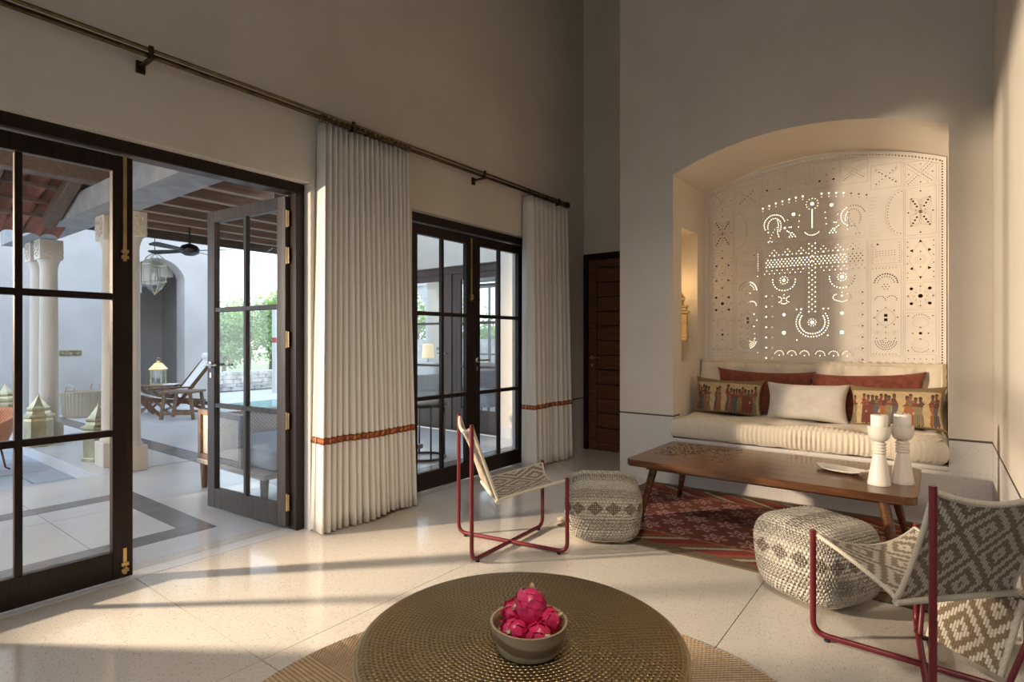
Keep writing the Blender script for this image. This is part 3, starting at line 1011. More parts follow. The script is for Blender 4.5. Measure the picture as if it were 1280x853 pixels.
        for k in range(3):
            hole(S(.098 + .004 * k), 2.29 - .05 * k, .0042)
        # paisley birds
        dots(arcp(S(.30), 2.235, .085, PI * .1, PI * 1.55 if s > 0 else PI * 1.2, 26), .0175, .0050)
        dots(arcp(S(.30), 2.215, .055, PI * -.2, PI * 1.1, 20, 1.35), .0175, .0046)
        dots([(S(.275), 2.27), (S(.265), 2.22), (S(.275), 2.16), (S(.262), 2.12)], .0165, .0046)
        hole(S(.215), 2.195, .0088); hole(S(.35), 2.17, .0062)
        dots([(S(.195), 2.165), (S(.17), 2.145)], .016, .0048); dots([(S(.18), 2.195), (S(.15), 2.197)], .016, .0048)
        lines.append(arcp(S(.20), 2.255, .030, 0, PI * 1.5, 14)); lines.append(arcp(S(.185), 2.19, .045, -PI * .6, PI * .5, 14))
        dots(arcp(S(.13), 2.06, .21, PI * .05 if s > 0 else PI * .95, PI * .42 if s > 0 else PI * .58, 18), .026, .0034)
        for (i, n_) in ((0, 1), (1, 2), (2, 3)):
            for k in range(n_): hole(S(.155 + (k - (n_ - 1) / 2) * .024), 2.145 - i * .017, .0052)
        for (i, n_) in ((0, 1), (1, 2)):
            for k in range(n_): hole(S(.335 + (k - (n_ - 1) / 2) * .028), 2.10 - i * .017, .0048)
        line((S(0), 2.065), (S(.385), 2.065)); line((S(0), 2.050), (S(.385), 2.050))
        # triangles of dots, chequered bar
        for k in range(3):
            u = .085 + k * .108
            tri(S(u), 1.958, .0105, PI / 2)
            for (du, dv) in ((0, .040), (-.018, .018), (.018, .018), (-.038, -.004), (.038, -.004)): hole(S(u + du), 1.965 + dv, .0042)
            line((S(u - .054), 1.99), (S(u), 2.04), (S(u + .054), 1.99))
        line((S(.05), 1.938), (S(.385), 1.938))
        for i in range(4):
            for k in range(13):
                hole(S(.012 + k * .0285 + (.014 if i % 2 else 0)), 1.92 - i * .0205, .0056)
        line((S(.05), 1.842), (S(.385), 1.842))
        for i in range(2):
            for k in range(8): hole(S(.068 + k * .042 + (.021 if i else 0)), 1.826 - i * .028, .0042)
        line((S(.05), 1.782), (S(.385), 1.782))
        # rosettes under the bar
        u, v = .222, 1.735
        hole(S(u), v, .0135, 14)
        for k in range(10): hole(S(u + .032 * math.cos(k * 2 * PI / 10)), v + .032 * math.sin(k * 2 * PI / 10), .0040)
        dots(arcp(S(u), v, .092, PI * .97, PI * 2.03, 24), .023, .0052)
        lines.append(arcp(S(u), v, .060, PI, PI * 2, 20)); lines.append(arcp(S(u), v, .076, PI, PI * 2, 20))
        # small fountain figures
        v = 1.58
        tri(S(u), v - .002, .0095, -PI / 2); hole(S(u), v + .026, .0046)
        for q in (-1, 1):
            dots(arcp(S(u + q * .042), v - .014, .024, PI * .5, PI * (.5 + q * -1.1), 10), .0145, .0040)
            dots([(S(u + q * .006), v - .052), (S(u + q * .04), v - .040)], .015, .0040)
        # rounds
        hole(S(.222), 1.432, .0125, 12); hole(S(.222), 1.272, .0155, 14)
        hole(S(.118), 1.228 + .02 * s, .0055)
        # triangle fringe
        for k in range(7):
            tri(S(.368), 1.60 - k * .092, .0105, 0 if s > 0 else PI); line((S(.385), 1.635 - k * .092), (S(.335), 1.60 - k * .092), (S(.385), 1.565 - k * .092))
            hole(S(.318), 1.60 - k * .092, .0028)
        # lower motifs
        for k in range(3):
            uu = .06 + k * .10
            dots(arcp(S(uu), 1.08, .036, 0, PI, 12), .0145, .0036); lines.append(arcp(S(uu), 1.08, .05, 0, PI, 14))
            hole(S(uu), 1.075, .0046)
    # central column
    hole(0, 2.375, .0150, 14)
    for k in range(12):
        hole(.046 * math.cos(k * PI / 6), 2.375 + .046 * math.sin(k * PI / 6), .0038)
    for k in range(6): rhole(0, 2.312 - k * .0265, .0038, .0110)
    dots(arcp(0, 2.175, .068, PI * 1.2, PI * 1.8, 14), .0135, .0042); lines.append(arcp(0, 2.175, .08, PI * 1.1, PI * 1.9, 16)); line((-.075, 2.15), (.075, 2.15))
    for i in range(29):
        v = 2.035 - i * .0208
        if v < 1.43: break
        if i % 2:
            hole(0, v, .0052)
        else:
            hole(-.024, v, .0052); hole(.024, v, .0052)
    for q in (-1, 1):
        line((q * .046, 1.78), (q * .046, 1.425)); line((q * .046, 2.04), (q * .046, 1.94)); line((q * .058, 1.78), (q * .058, 1.43))
        tri(q * .085, 1.475, .0105, -PI / 2); hole(q * .122, 1.475, .0048)
    line((-.046, 1.425), (0, 1.395), (.046, 1.425))
    hole(0, 1.36, .0150, 14)
    for k in range(10): hole(.030 * math.cos(k * PI / 5), 1.36 + .030 * math.sin(k * PI / 5), .0036)
    dots(arcp(0, 1.36, .098, PI * .80, PI * 2.20, 40), .0185, .0056); dots(arcp(0, 1.36, .124, PI * .76, PI * 2.24, 44), .0215, .0052)
    circ(0, 1.36, .075, 28); circ(0, 1.36, .055, 24)
    # the sheet: an outline with real holes, filled and given thickness
    cu = bpy.data.curves.new('screen_outline', 'CURVE'); cu.dimensions = '2D'; cu.fill_mode = 'BOTH'; cu.extrude = .0018
    def spl(pts):
        s_ = cu.splines.new('POLY'); s_.points.add(len(pts) - 1); s_.use_cyclic_u = True
        for i, p in enumerate(pts): s_.points[i].co = (p[0], p[1], 0, 1)
    spl([(x0, zb), (x1, zb)] + [(p[0], p[1]) for p in reversed(top)])
    for h in holes: spl(h)
    tmp = bpy.data.objects.new('outline', cu); COL.objects.link(tmp)
    dg = bpy.context.evaluated_depsgraph_get(); dg.update()
    me = bpy.data.meshes.new_from_object(tmp.evaluated_get(dg))
    bpy.data.objects.remove(tmp, do_unlink=True)
    root = thing('pierced_screen', 'arched ivory screen pierced with dotted folk motifs at the back of the niche', 'screen', (0, SCR, 0))
    me.transform(Matrix.Rotation(PI / 2, 4, 'X'))
    me.materials.clear()
    place('pierced_sheet', me, M['leather'], root)
    mb = MB()
    for L in lines:
        L = [(cx + p[0], p[1]) for p in L]
        for a, b in zip(L[:-1], L[1:]):
            if math.hypot(a[0] - b[0], a[1] - b[1]) < 1e-4: continue
            if max(a[1], b[1]) > ztop(a[0] - cx) - .015: continue
            mb.bar((a[0], -.0022, a[1]), (b[0], -.0022, b[1]), .0026, .0019)
    o = mb.build('tooled_lines', M['leather_line'], root); o['kind'] = 'stuff'
    return len(holes)
n_holes = build_screen()
# warm light sheet fixed behind the middle of the screen, backing coloured dark for the shade behind the outer holes
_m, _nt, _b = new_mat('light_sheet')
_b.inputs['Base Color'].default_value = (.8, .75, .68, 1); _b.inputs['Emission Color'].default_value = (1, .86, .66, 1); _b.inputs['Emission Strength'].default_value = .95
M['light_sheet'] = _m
M['backing'] = stone('dark_backing', (.035, .028, .022), (.05, .04, .032), 8, .9)
_scr = [o for o in bpy.data.objects if o.name == 'pierced_screen'][0]
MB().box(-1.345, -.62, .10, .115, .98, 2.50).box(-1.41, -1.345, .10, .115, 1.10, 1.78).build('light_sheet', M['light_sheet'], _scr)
MB().box(NX0 + .01, NX1 - .01, .13, .14, .6, 2.60).build('backing_sheet', M['backing'], _scr)

# ---------------------------------------------------------------- cushions
def mattress(w, d, h, pleat, tufts=(5, 2), seed=1, k=5.0):
    """rounded slab with gathered sides; x width, y depth, z height, base at z=0"""
    rnd = random.Random(seed)
    ph = [rnd.uniform(0, 6.28) for _ in range(6)]
    nx, ny, nz = 320, 22, 10
    bm = bmesh.new()
    tx = [((i + .5) / tufts[0] - .5) * w for i in range(tufts[0])]
    ty = [((j + .5) / tufts[1] - .5) * d for j in range(tufts[1])]
    def shape(x, y, z):
        # x,y,z in [-1,1]
        n = (abs(x) ** 9 + abs(y) ** 9) ** (1 / 9.0)
        X_, Y_ = x * w / 2, y * d / 2
        rz = abs(z)
        e = 1 - .045 * rz ** 4
        side = max(abs(x), abs(y))
        Z_ = z * h / 2
        if side > .985:
            s_ = (X_ if abs(y) >= abs(x) else Y_)
            g = math.sin(s_ * 2 * PI / pleat + ph[0] + 1.4 * math.sin(s_ * 7 + ph[1]) + .6 * math.sin(s_ * 23 + ph[2]))
            a = (1 - z * z) * (.0032 + .003 * math.sin(s_ * 5 + ph[3]) + .0025 * math.sin(s_ * 17 + ph[4])) * g + .018 * (1 - z * z)
            if abs(y) >= abs(x): Y_ += math.copysign(a, y)
            if abs(x) >= abs(y): X_ += math.copysign(a, x)
            X_ *= e; Y_ = Y_ * (1 - .05 * rz ** 4)
        if abs(z) > .99:
            s1 = 1 - max(0, 1 - (1 - abs(x)) * w / .12) ** 2 * 0.35
            s2 = 1 - max(0, 1 - (1 - abs(y)) * d / .12) ** 2 * 0.35
            Z_ = Z_ * (min(s1, s2)) + (z * .012 * math.sin(X_ * 9 + ph[4]) * math.cos(Y_ * 8 + ph[5]))
            for a_ in tx:
                for b_ in ty:
                    q = (X_ - a_) ** 2 + (Y_ - b_) ** 2
                    Z_ -= z * .040 * math.exp(-q / .0045)
            Z_ += z * .004 * math.sin(X_ * 2 * PI / pleat + ph[0]) * max(0, abs(y) - .6) * 2.2
        return (X_, Y_, Z_ + h / 2)
    mb = MB()
    for z in (-1, 1):
        mb.grid(lambda u, v, z=z: shape(2 * u - 1, 2 * v - 1, z), nx, ny)
    for y in (-1, 1):
        mb.grid(lambda u, v, y=y: shape(2 * u - 1, y, 2 * v - 1), nx, nz)
    for x in (-1, 1):
        mb.grid(lambda u, v, x=x: shape(x, 2 * u - 1, 2 * v - 1), ny, nz)
    me = mb.mesh('mattress')
    bm.from_mesh(me); bmesh.ops.remove_doubles(bm, verts=bm.verts[:], dist=.0004); bmesh.ops.recalc_face_normals(bm, faces=bm.faces[:]); bm.to_mesh(me); bm.free()
    return me
def seam(w, d, z, r=.006, n=120, bul=.0, wob=.004, seed=3):
    rnd = random.Random(seed); pts = []
    hw_, hd = w / 2, d / 2
    per = 2 * (w + d)
    for k in range(n):
        t = per * k / n
        if t < w: p = (-hw_ + t, -hd)
        elif t < w + d: p = (hw_, -hd + t - w)
        elif t < 2 * w + d: p = (hw_ - (t - w - d), hd)
        else: p = (-hw_, hd - (t - 2 * w - d))
        pts.append((p[0], p[1], z + rnd.uniform(-wob, wob)))
    return MB().tube(pts, r, 6, closed=True)
cxn = (NX0 + NX1) / 2
SW, SD, SH = NX1 - NX0 - .03, .78, .175
t = thing('bench_mattress', 'thick cream tufted mattress cushion on the niche bench', 'cushion', (cxn, YN - .035 + SD / 2, PLAT))
place('mattress_cover', mattress(SW, SD, SH, .032, (6, 2), 4), M['mattress'], t, smooth=60)
seam(SW - .025, SD - .02, SH - .022).build('piping', M['mattress'], t, smooth=True)
seam(SW - .025, SD - .02, .018, seed=5).build('piping', M['mattress'], t, smooth=True)
BW, BH, BT = NX1 - NX0 - .04, .46, .15
t = thing('back_mattress', 'cream tufted back cushion leaning against the pierced screen', 'cushion', (cxn, SCR - .105, PLAT + SH - .035))
bo = place('mattress_cover', mattress(BW, BH, BT, .06, (7, 2), 9), M['mattress'], t, smooth=60)
bo.rotation_euler = (math.radians(80), 0, 0); bo.location = (0, .062, BH / 2 + .012)
so = seam(BW - .025, BH - .02, BT - .02, seed=8).build('piping', M['mattress'], bo, smooth=True)

def pillow_mesh(w, h, t, paint=None, nu=40, nv=28, seed=1):
    rnd = random.Random(seed)
    p0, p1 = rnd.uniform(0, 6), rnd.uniform(0, 6)
    def P(u, v, s):
        x, y = 2 * u - 1, 2 * v - 1
        th = t / 2 * ((1 - x ** 4) * (1 - y ** 4)) ** .55
        pin = 1 - .10 * (1 - abs(y) ** 2) * abs(x) ** 6
        pin2 = 1 - .16 * (1 - abs(x) ** 2) * abs(y) ** 6
        wr = .004 * math.sin(6 * x + p0) * math.sin(5 * y + p1)
        return (x * w / 2 * pin, s * th + wr, y * h / 2 * pin2 + h / 2)
    mb = MB()
    mb.grid(lambda u, v: P(u, v, -1), nu, nv); mb.grid(lambda u, v: P(u, v, 1), nu, nv)
    me = bpy.data.meshes.new('pillow'); me.from_pydata([tuple(p) for p in mb.v], [], mb.f)
    if paint:
        ca = me.color_attributes.new('print', 'FLOAT_COLOR', 'POINT')
        for j in range(nv + 1):
            for i in range(nu + 1):
                c = paint(i / nu, j / nv)
                for off in (0, (nu + 1) * (nv + 1)):
                    ca.data[off + j * (nu + 1) + i].color = (*c, 1)
    bm = bmesh.new(); bm.from_mesh(me); bmesh.ops.remove_doubles(bm, verts=bm.verts[:], dist=.0006)
    bmesh.ops.recalc_face_normals(bm, faces=bm.faces[:]); bm.to_mesh(me); bm.free()
    return me
def figure_paint(seed):
    rnd = random.Random(seed)
    figs = []
    x = .06
    while x < .95:
        grp = rnd.random()
        figs.append((x, rnd.uniform(.62, .74), rnd.choice([(.23, .06, .03), (.30, .09, .045), (.12, .05, .04), (.07, .06, .06), (.34, .13, .06), (.20, .14, .08), (.26, .045, .035)]),
                     rnd.choice([(.14, .07, .045), (.20, .10, .06), (.10, .05, .035)]), rnd.uniform(-.25, .25), rnd.choice([(.10, .10, .11), (.33, .12, .05), (.24, .19, .11), (.17, .05, .035)]), rnd.uniform(.8, 1.15)))
        x += rnd.uniform(.034, .052) + (.085 if rnd.random() < .13 else 0)
    def paint(u, v):
        bg = (.50, .38, .21)
        n = math.sin(u * 61 + seed) * math.sin(v * 47) * .5 + math.sin(u * 23 + v * 31) * .5
        c = tuple(q * (1 + .10 * n) for q in bg)
        if v > .84 or v < .07 or u < .03 or u > .97:
            k = .6 + .5 * math.sin(u * 190 + 3 * math.sin(v * 60)) * math.sin(v * 130)
            return (.17 + .08 * k, .12 + .055 * k, .065 + .03 * k)
        for (fx, top, body, skin, arm, cloth, sw) in figs:
            dx = (u - fx)
            hd = ((dx / .017) ** 2 + ((v - top) / .050) ** 2)
            hr = ((dx / .019) ** 2 + ((v - top - .035) / .040) ** 2)
            if hr < 1: c = (.055, .035, .028)
            if hd < 1 and v < top + .03: c = skin
            if .34 < v < top - .04:
                wdt = .020 * sw + .010 * math.sin((v - .34) / (top - .38) * PI)
                if abs(dx - .01 * math.sin(v * 14 + fx * 40)) < wdt: c = body if v > .5 else cloth
            if .10 < v <= .34:
                wdt = (.026 + .012 * (.34 - v) / .24) * sw
                if abs(dx) < wdt: c = cloth if math.sin(u * 330) > -.5 else tuple(q * .5 for q in cloth)
            if abs(v - (top - .12 + arm * abs(dx) * 5)) < .018 and abs(dx) < .040: c = skin
            if .07 < v <= .10 and abs(abs(dx) - .014) < .008: c = skin
        return c
    return paint
def pillow(name, label, px, w, h, t, y, tilt, mat, z=None, paint=None, rz=0.0, seed=1, roll=0.0, nu=40, nv=28):
    X_, zz = on_y(px, y)
    o = place(name, pillow_mesh(w, h, t, paint, nu, nv, seed), mat, None, smooth=True)
    tag(o, label, 'pillow')
    o.location = (X_, y, z if z is not None else PLAT + SH - .012)
    o.rotation_euler = (-tilt, roll, rz)
    return o
pillow('lumbar_pillow', 'long rust red pillow tucked behind the left printed pillow', 951, .80, .41, .12, 5.15, .22, M['pillow_red'], seed=3, roll=.02)
pillow('lumbar_pillow', 'long rust red pillow behind the white pillow, nearer the right', 1082, .80, .41, .12, 5.15, .22, M['pillow_red'], seed=5, roll=-.04)
pillow('printed_pillow', 'pillow printed with small brown figures at the left end of the bench', 909, .565, .33, .15, 5.00, .22, M['figure_print'], paint=figure_paint(11), seed=6, rz=.10, nu=280, nv=130, roll=.03)
pillow('printed_pillow', 'pillow printed with small brown figures behind the two candles', 1120, .60, .325, .15, 4.97, .20, M['figure_print'], paint=figure_paint(29), seed=9, rz=-.05, nu=280, nv=130, roll=-.02)
pillow('linen_pillow', 'pale oatmeal linen pillow in the middle of the bench', 1007, .60, .32, .17, 4.96, .24, M['pillow_white'], seed=12, rz=.02)

# wall lanterns in the side recesses
def wall_lantern(label, x, y, z, sgn):
    t = thing('wall_lantern', label, 'lantern', (x, y, z), 0)
    MB().lathe([(0, .0), (.055, 0), (.06, .012), (.058, .03), (.066, .036), (.066, .05)], 8, rot=PI / 8).build('base', M['brass'], t)
    MB().lathe([(.056, .05), (.058, .24), (.066, .25)], 8, rot=PI / 8).build('body', M['brass'], t)
    MB().lathe([(.07, .25), (.072, .268), (.055, .275), (.052, .30), (.062, .306), (.062, .318), (.030, .33), (.020, .345), (.034, .37), (.036, .39), (.020, .415), (.007, .43), (.004, .455), (0, .46)], 8, rot=PI / 8).build('lid', M['brass'], t)
    MB().tube([(0, 0, .30), (-sgn * .06, 0, .33), (-sgn * .10, 0, .33)], .007, 8).build('bracket', M['brass'], t)
    d_ = bpy.data.lights.new('lantern_bulb', 'POINT'); d_.energy = .7; d_.color = (1, .62, .28); d_.shadow_soft_size = .03
    b_ = bpy.data.objects.new('lantern_bulb', d_); COL.objects.link(b_); b_.parent = t; b_.location = (-sgn * .02, .0, .52)
    return t
wall_lantern('small brass lantern in the recess left of the pierced screen', NX0 - .075, 4.99, 1.20, 1)
wall_lantern('small brass lantern almost hidden in the recess right of the screen', NX1 + .07, 5.02, 1.20, -1)

# ---------------------------------------------------------------- kilim and jute rugs
k0 = MB()
RW, RH = 1.10, .725
o = MB().box(-RW, RW, -RH, RH, 0, .009).build('kilim_rug', M['kilim'], bevel=.003)
o.location = (-.88, 3.815, .0)
tag(o, 'red kilim with pale rosettes and flame borders under the long low table', 'rug')
prof = [(.0, .012)]
for i in range(80):
    r0 = i * .0125
    prof += [(r0 + .002, .008), (r0 + .0063, .014), (r0 + .0105, .008)]
prof += [(1.002, .006), (1.0, 0)]
jt = at(652, 793, .40)
o = MB().lathe(list(reversed(prof[1:])), 96).build('round_jute_rug', M['jute'], smooth=True)
tag(o, 'round braided jute rug under the hammered brass table', 'rug')
TBL = Vector((0, 0, 0)); z_t = 1.535
dx_, dy_ = ray(652)
TBL = Vector((dx_ * z_t, dy_ * z_t, 0))
o.location = TBL

# ---------------------------------------------------------------- hammered brass drum table
t = thing('drum_table', 'large round hammered brass coffee table with a bowl of fruit', 'table', (TBL.x, TBL.y, .014))
R_ = .437; HT = .40 - .014
MB().lathe([(0, HT + .004), (.10, HT + .004), (.25, HT + .003), (.36, HT + .0015), (.415, HT), (.428, HT - .004), (R_, HT - .014), (R_, HT - .020), (0, HT - .020)][::-1], 96).build('table_top', M['hammered'], t, smooth=40)
MB().lathe([(.40, 0), (.418, .006), (.424, .02), (.42, .05), (.412, .12), (.408, .20), (.412, .28), (.424, .335), (.432, HT - .022)], 96).build('drum', M['table_side'], t, smooth=40)
MB().lathe([(.428, HT - .035), (.441, HT - .03), (.443, HT - .02), (.441, HT - .012), (.430, HT - .010)], 96).build('rim', M['table_side'], t, smooth=50)

# wooden bowl and dragon fruits
bp = at(661, 811, .404)
t = thing('fruit_bowl', 'two-tone turned wooden bowl holding dragon fruits', 'bowl', (bp.x, bp.y, .4045))
bh = .074
MB().lathe([(0, 0), (.072, 0), (.080, .004), (.090, .030), (.098, .062), (.100, bh), (.094, bh), (.091, .062), (.082, .030), (.070, .014), (0, .012)], 48).build('bowl_body', M['bowl'], t, smooth=50)
def fruit_meshes(seed, L=.098, R0=.043):
    rnd = random.Random(seed)
    prof_ = []
    for k in range(15):
        a = PI * k / 14
        prof_.append((max(.0005, R0 * math.sin(a) ** .8), -L / 2 * math.cos(a)))
    body = MB().lathe(prof_, 20)
    sc = MB(); tp = MB()
    ga = 2.39996
    N_ = 30
    for k in range(N_):
        f = (k + .5) / N_
        zc = L / 2 * (-.86 + 1.70 * f); a = k * ga
        rr = R0 * max(.12, (1 - (zc / (L / 2)) ** 2)) ** .42
        w = .0130 + .002 * rnd.random(); ln = .019 + .003 * f + .003 * rnd.random()
        ca, sa = math.cos(a), math.sin(a)
        def P(t_, s_):
            lift = .0012 + .0085 * t_ * t_ * (1.0 + .5 * f)
            zz = zc - .006 + ln * t_
            cz_ = max(-1.0, min(1.0, zz / (L / 2)))
            rad = R0 * max(.0, 1 - cz_ * cz_) ** .40 + lift
            wd = w * (1 - t_ ** 2.2) * s_ * min(1.0, .35 + rad / R0)
            return (ca * rad - sa * wd, sa * rad + ca * wd, zz)
        pts = [P(t_, s_) for t_ in (0, .35, .7, 1.0) for s_ in (-1, 0, 1)]
        pts = [(p[0], p[1], p[2]) for p in pts]
        inner = [(p[0] * .90, p[1] * .90, p[2]) for p in pts]
        fs_ = []
        for i in range(3):
            for j in range(2):
                q = i * 3 + j; fs_.append((q, q + 1, q + 4, q + 3))
        sc.add(pts, fs_); sc.add(inner, fs_)
        tp.add([tuple(1.03 * q for q in P(t2, s2)) for (t2, s2) in ((.84, -1), (.84, 1), (1.0, 0), (1.08, 0))], [(0, 1, 2), (0, 1, 3)])
    st = MB().tube([(0, 0, L / 2 - .006), (.002, .001, L / 2 + .008), (.006, .0, L / 2 + .016)], [.008, .006, .004], 8)
    for k in range(6):
        a = k * PI / 3
        st.add([(.006 * math.cos(a - .4), .006 * math.sin(a - .4), L / 2 - .002), (.006 * math.cos(a + .4), .006 * math.sin(a + .4), L / 2 - .002), (.017 * math.cos(a), .017 * math.sin(a), L / 2 + .012)], [(0, 1, 2)])
    nsc = len(sc.f); sc.add(tp.v, tp.f); sm = bpy.data.meshes.new('scales'); sm.from_pydata([tuple(p) for p in sc.v], [], sc.f)
    sm.materials.append(M['fruit']); sm.materials.append(M['fruit_tip'])
    for i_, pl_ in enumerate(sm.polygons): pl_.material_index = 1 if i_ >= nsc else 0
    return body.mesh('fruit_body'), sm, st.mesh('stem')
FR = [('dragon fruit lying at the left of the bowl, its stem end facing front', (-.042, -.024, .052), (1.15, .10, -.55), .95),
      ('largest dragon fruit, standing on top of the others in the bowl', (.004, .030, .096), (.62, .15, 2.6), 1.12),
      ('dragon fruit at the back left of the bowl, half hidden', (-.040, .046, .070), (.5, -.5, .6), .95),
      ('dragon fruit at the front centre of the bowl, lying on its side', (.024, -.038, .048), (1.2, -.2, .75), .90),
      ('dragon fruit at the right of the bowl with a dry pale end', (.058, .018, .060), (1.0, .2, 1.35), .92)]
rz_c = YAW
for i, (lab, p, rot, s_) in enumerate(FR):
    bm_, sm_, stm_ = fruit_meshes(i + 3)
    q = Matrix.Rotation(rz_c, 3, 'Z') @ Vector((p[0] * .80, p[1] * .80, p[2] * .98))
    t = thing('dragon_fruit', lab, 'fruit', (bp.x + q.x, bp.y + q.y, .4045 + q.z), 0, 'dragon fruits in the bowl')
    t.rotation_euler = (Matrix.Rotation(rz_c, 3, 'Z') @ Euler(rot).to_matrix()).to_euler()
    t.scale = (s_ * .84, s_ * .84, s_ * .84)
    place('fruit_body', bm_, M['fruit'], t, smooth=True); place('scales', sm_, M['fruit'], t, smooth=True)
    place('stem', stm_, M['fruit_stem'], t, smooth=True)

# ---------------------------------------------------------------- long low table
LX0, LX1, LY0, LY1, LH = -1.66, -.09, 3.43, 4.25, .42
t = thing('low_table', 'long low teak table with splayed legs in front of the niche bench', 'table', ((LX0 + LX1) / 2, (LY0 + LY1) / 2, .009))
lw_, ld_ = (LX1 - LX0), (LY1 - LY0)
th_ = LH - .009
mb = MB()
def rr_poly(w, d, r, n=5):
    out = []
    for (sx, sy, a0) in ((1, 1, 0), (-1, 1, PI / 2), (-1, -1, PI), (1, -1, 1.5 * PI)):
        for k in range(n + 1):
            a = a0 + PI / 2 * k / n
            out.append((sx * (w / 2 - r) + r * math.cos(a), sy * (d / 2 - r) + r * math.sin(a)))
    return out
npk = 6
for k in range(npk):
    y0_ = -ld_ / 2 + ld_ * k / npk; y1_ = -ld_ / 2 + ld_ * (k + 1) / npk
    x_in = .012 if k in (0, npk - 1) else 0
    if k == 0:
        pl = [(-lw_ / 2 + .03, y0_), (lw_ / 2 - .05, y0_), (lw_ / 2 - .015, y0_ + .015), (lw_ / 2, y0_ + .05), (lw_ / 2, y1_), (-lw_ / 2, y1_), (-lw_ / 2, y0_ + .03)]
    elif k == npk - 1:
        pl = [(-lw_ / 2, y0_), (lw_ / 2, y0_), (lw_ / 2, y1_ - .03), (lw_ / 2 - .03, y1_), (-lw_ / 2 + .03, y1_), (-lw_ / 2, y1_ - .03)]
    else:
        pl = [(-lw_ / 2, y0_), (lw_ / 2, y0_), (lw_ / 2, y1_), (-lw_ / 2, y1_)]
    o = MB().prism(pl, th_ - .042, th_).build('plank', M['teak'], t, bevel=.0012, seg=1)
MB().box(-lw_ / 2 + .10, lw_ / 2 - .10, -ld_ / 2 + .10, ld_ / 2 - .10, th_ - .075, th_ - .042).build('apron', M['teak'], t, bevel=.004)
for sx in (-1, 1):
    for sy in (-1, 1):
        a = Vector((sx * (lw_ / 2 - .15), sy * (ld_ / 2 - .12), th_ - .05)); b = Vector((sx * (lw_ / 2 - .075), sy * (ld_ / 2 - .055), 0.0))
        MB().tube([a, a.lerp(b, .5), b], [.027, .024, .016], 14).build('leg', M['teak'], t, smooth=50)
rnd = random.Random(5)
mb = MB()
for k in range(620):
    u = rnd.gauss(0, 1); 
    xx = -lw_ / 2 + .06 + abs(rnd.random()) ** .8 * .50; yy = ld_ / 2 - .03 - rnd.random() ** 1.05 * .52
    if (xx + lw_ / 2) / .58 + (ld_ / 2 - yy) / .85 > 1.0 and rnd.random() < .8: continue
    a = rnd.uniform(0, PI); s1, s2 = rnd.uniform(.006, .012), rnd.uniform(.003, .006)
    ca, sa = math.cos(a), math.sin(a)
    pl = [(xx + ca * s1 * math.cos(q) - sa * s2 * math.sin(q), yy + sa * s1 * math.cos(q) + ca * s2 * math.sin(q)) for q in [i * PI / 3 for i in range(6)]]
    mb.prism(pl, th_ - .002, th_ + .0006)
M['char'] = stone('charred_inlay', (.012, .007, .004), (.03, .016, .01), 40, .7)
o = mb.build('carved_pits', M['char'], t); o['kind'] = 'stuff'
# candlesticks
def candlestick(label, px, py, lc, rz=0.0, facets=40, hs=1.0):
    p = at(px, py, LH)
    t = thing('candlestick', label, 'candlestick', (p.x, p.y, LH), rz, 'white candlesticks on the low table')
    pr = [(0, 0), (.056, 0), (.056, .006), (.052, .03), (.045, .075), (.037, .125), (.031, .158), (.029, .168)]
    MB().lathe(pr, facets).build('base', M['white_ceramic'], t, smooth=30 if facets < 20 else True)
    z = .168; nk = [(.029, z)]
    for k in range(4):
        nk += [(.034, z + .004), (.034, z + .009), (.027, z + .013), (.027, z + .015)]; z += .0155
    nk += [(.026, z + .004)]
    MB().lathe(nk, 32).build('ringed_neck', M['white_ceramic'], t, smooth=60)
    z0 = z + .004
    MB().lathe([(.020, z0), (.036, z0 + .006), (.047, z0 + .020), (.053, z0 + .042), (.055, z0 + .083), (.051, z0 + .083), (.049, z0 + .066), (0, z0 + .064)], 40).build('cup', M['white_ceramic'], t, smooth=50)
    t.scale = (hs, hs, hs)
    c = thing('pillar_candle', lc, 'candle', (p.x, p.y, LH + (z0 + .0645) * hs), 0, 'white pillar candles')
    MB().lathe([(0, 0), (.039, 0), (.0405, .002), (.0405, .076), (.038, .080), (.012, .077), (0, .077)], 36).build('wax', M['candle'], c, smooth=50)
    MB().tube([(0, 0, .074), (.001, 0, .083), (.004, 0, .089)], .0014, 6).build('wick', M['wick'], c)
candlestick('white turned candlestick in front, nearer the leaf-shaped dish', 1099, 606, 'white pillar candle on the candlestick nearer the dish', .2)
candlestick('white faceted candlestick behind, nearer the table end', 1128, 604, 'white pillar candle on the candlestick nearer the table end', .1, 10)
# leaf-shaped dish
dp = at(1049, 590, LH)
def dish_mesh():
    mb = MB()
    L, W_ = .135, .078
    def P(u, v, s):
        x = (2 * u - 1); 
        hw_ = W_ * max(0.0, (1 - abs(x) ** 2.2)) ** .75 + (.010 if x > .6 else .001)
        y = (2 * v - 1)
        e = abs(y) ** 2.4
        z = .004 + .018 * e + .010 * abs(x) ** 3 + (.006 if x > .8 else 0)
        xl = x * L * (1.25 if x > .0 else 1.0)
        if x > .62: z = max(z, .022 + .02 * (x - .62)); 
        return (xl, y * hw_, z - (.005 if s < 0 else 0) * 1.0)
    mb.grid(lambda u, v: P(u, v, 1), 40, 14); mb.grid(lambda u, v: P(u, v, -1), 40, 14)
    n = 41
    # rim between the two skins
    for v in (0, 1):
        mb.grid(lambda u, w, v=v: P(u, v, 1 if w > .5 else -1), 40, 1)
    for u in (0, 1):
        mb.grid(lambda v, w, u=u: P(u, v, 1 if w > .5 else -1), 14, 1)
    return mb
o = dish_mesh().build('leaf_dish', M['white_ceramic'], smooth=60)
o.location = (dp.x, dp.y, LH + .001); o.rotation_euler = (0, 0, -.35)
tag(o, 'shallow white leaf-shaped ceramic dish with a pointed handle', 'dish')

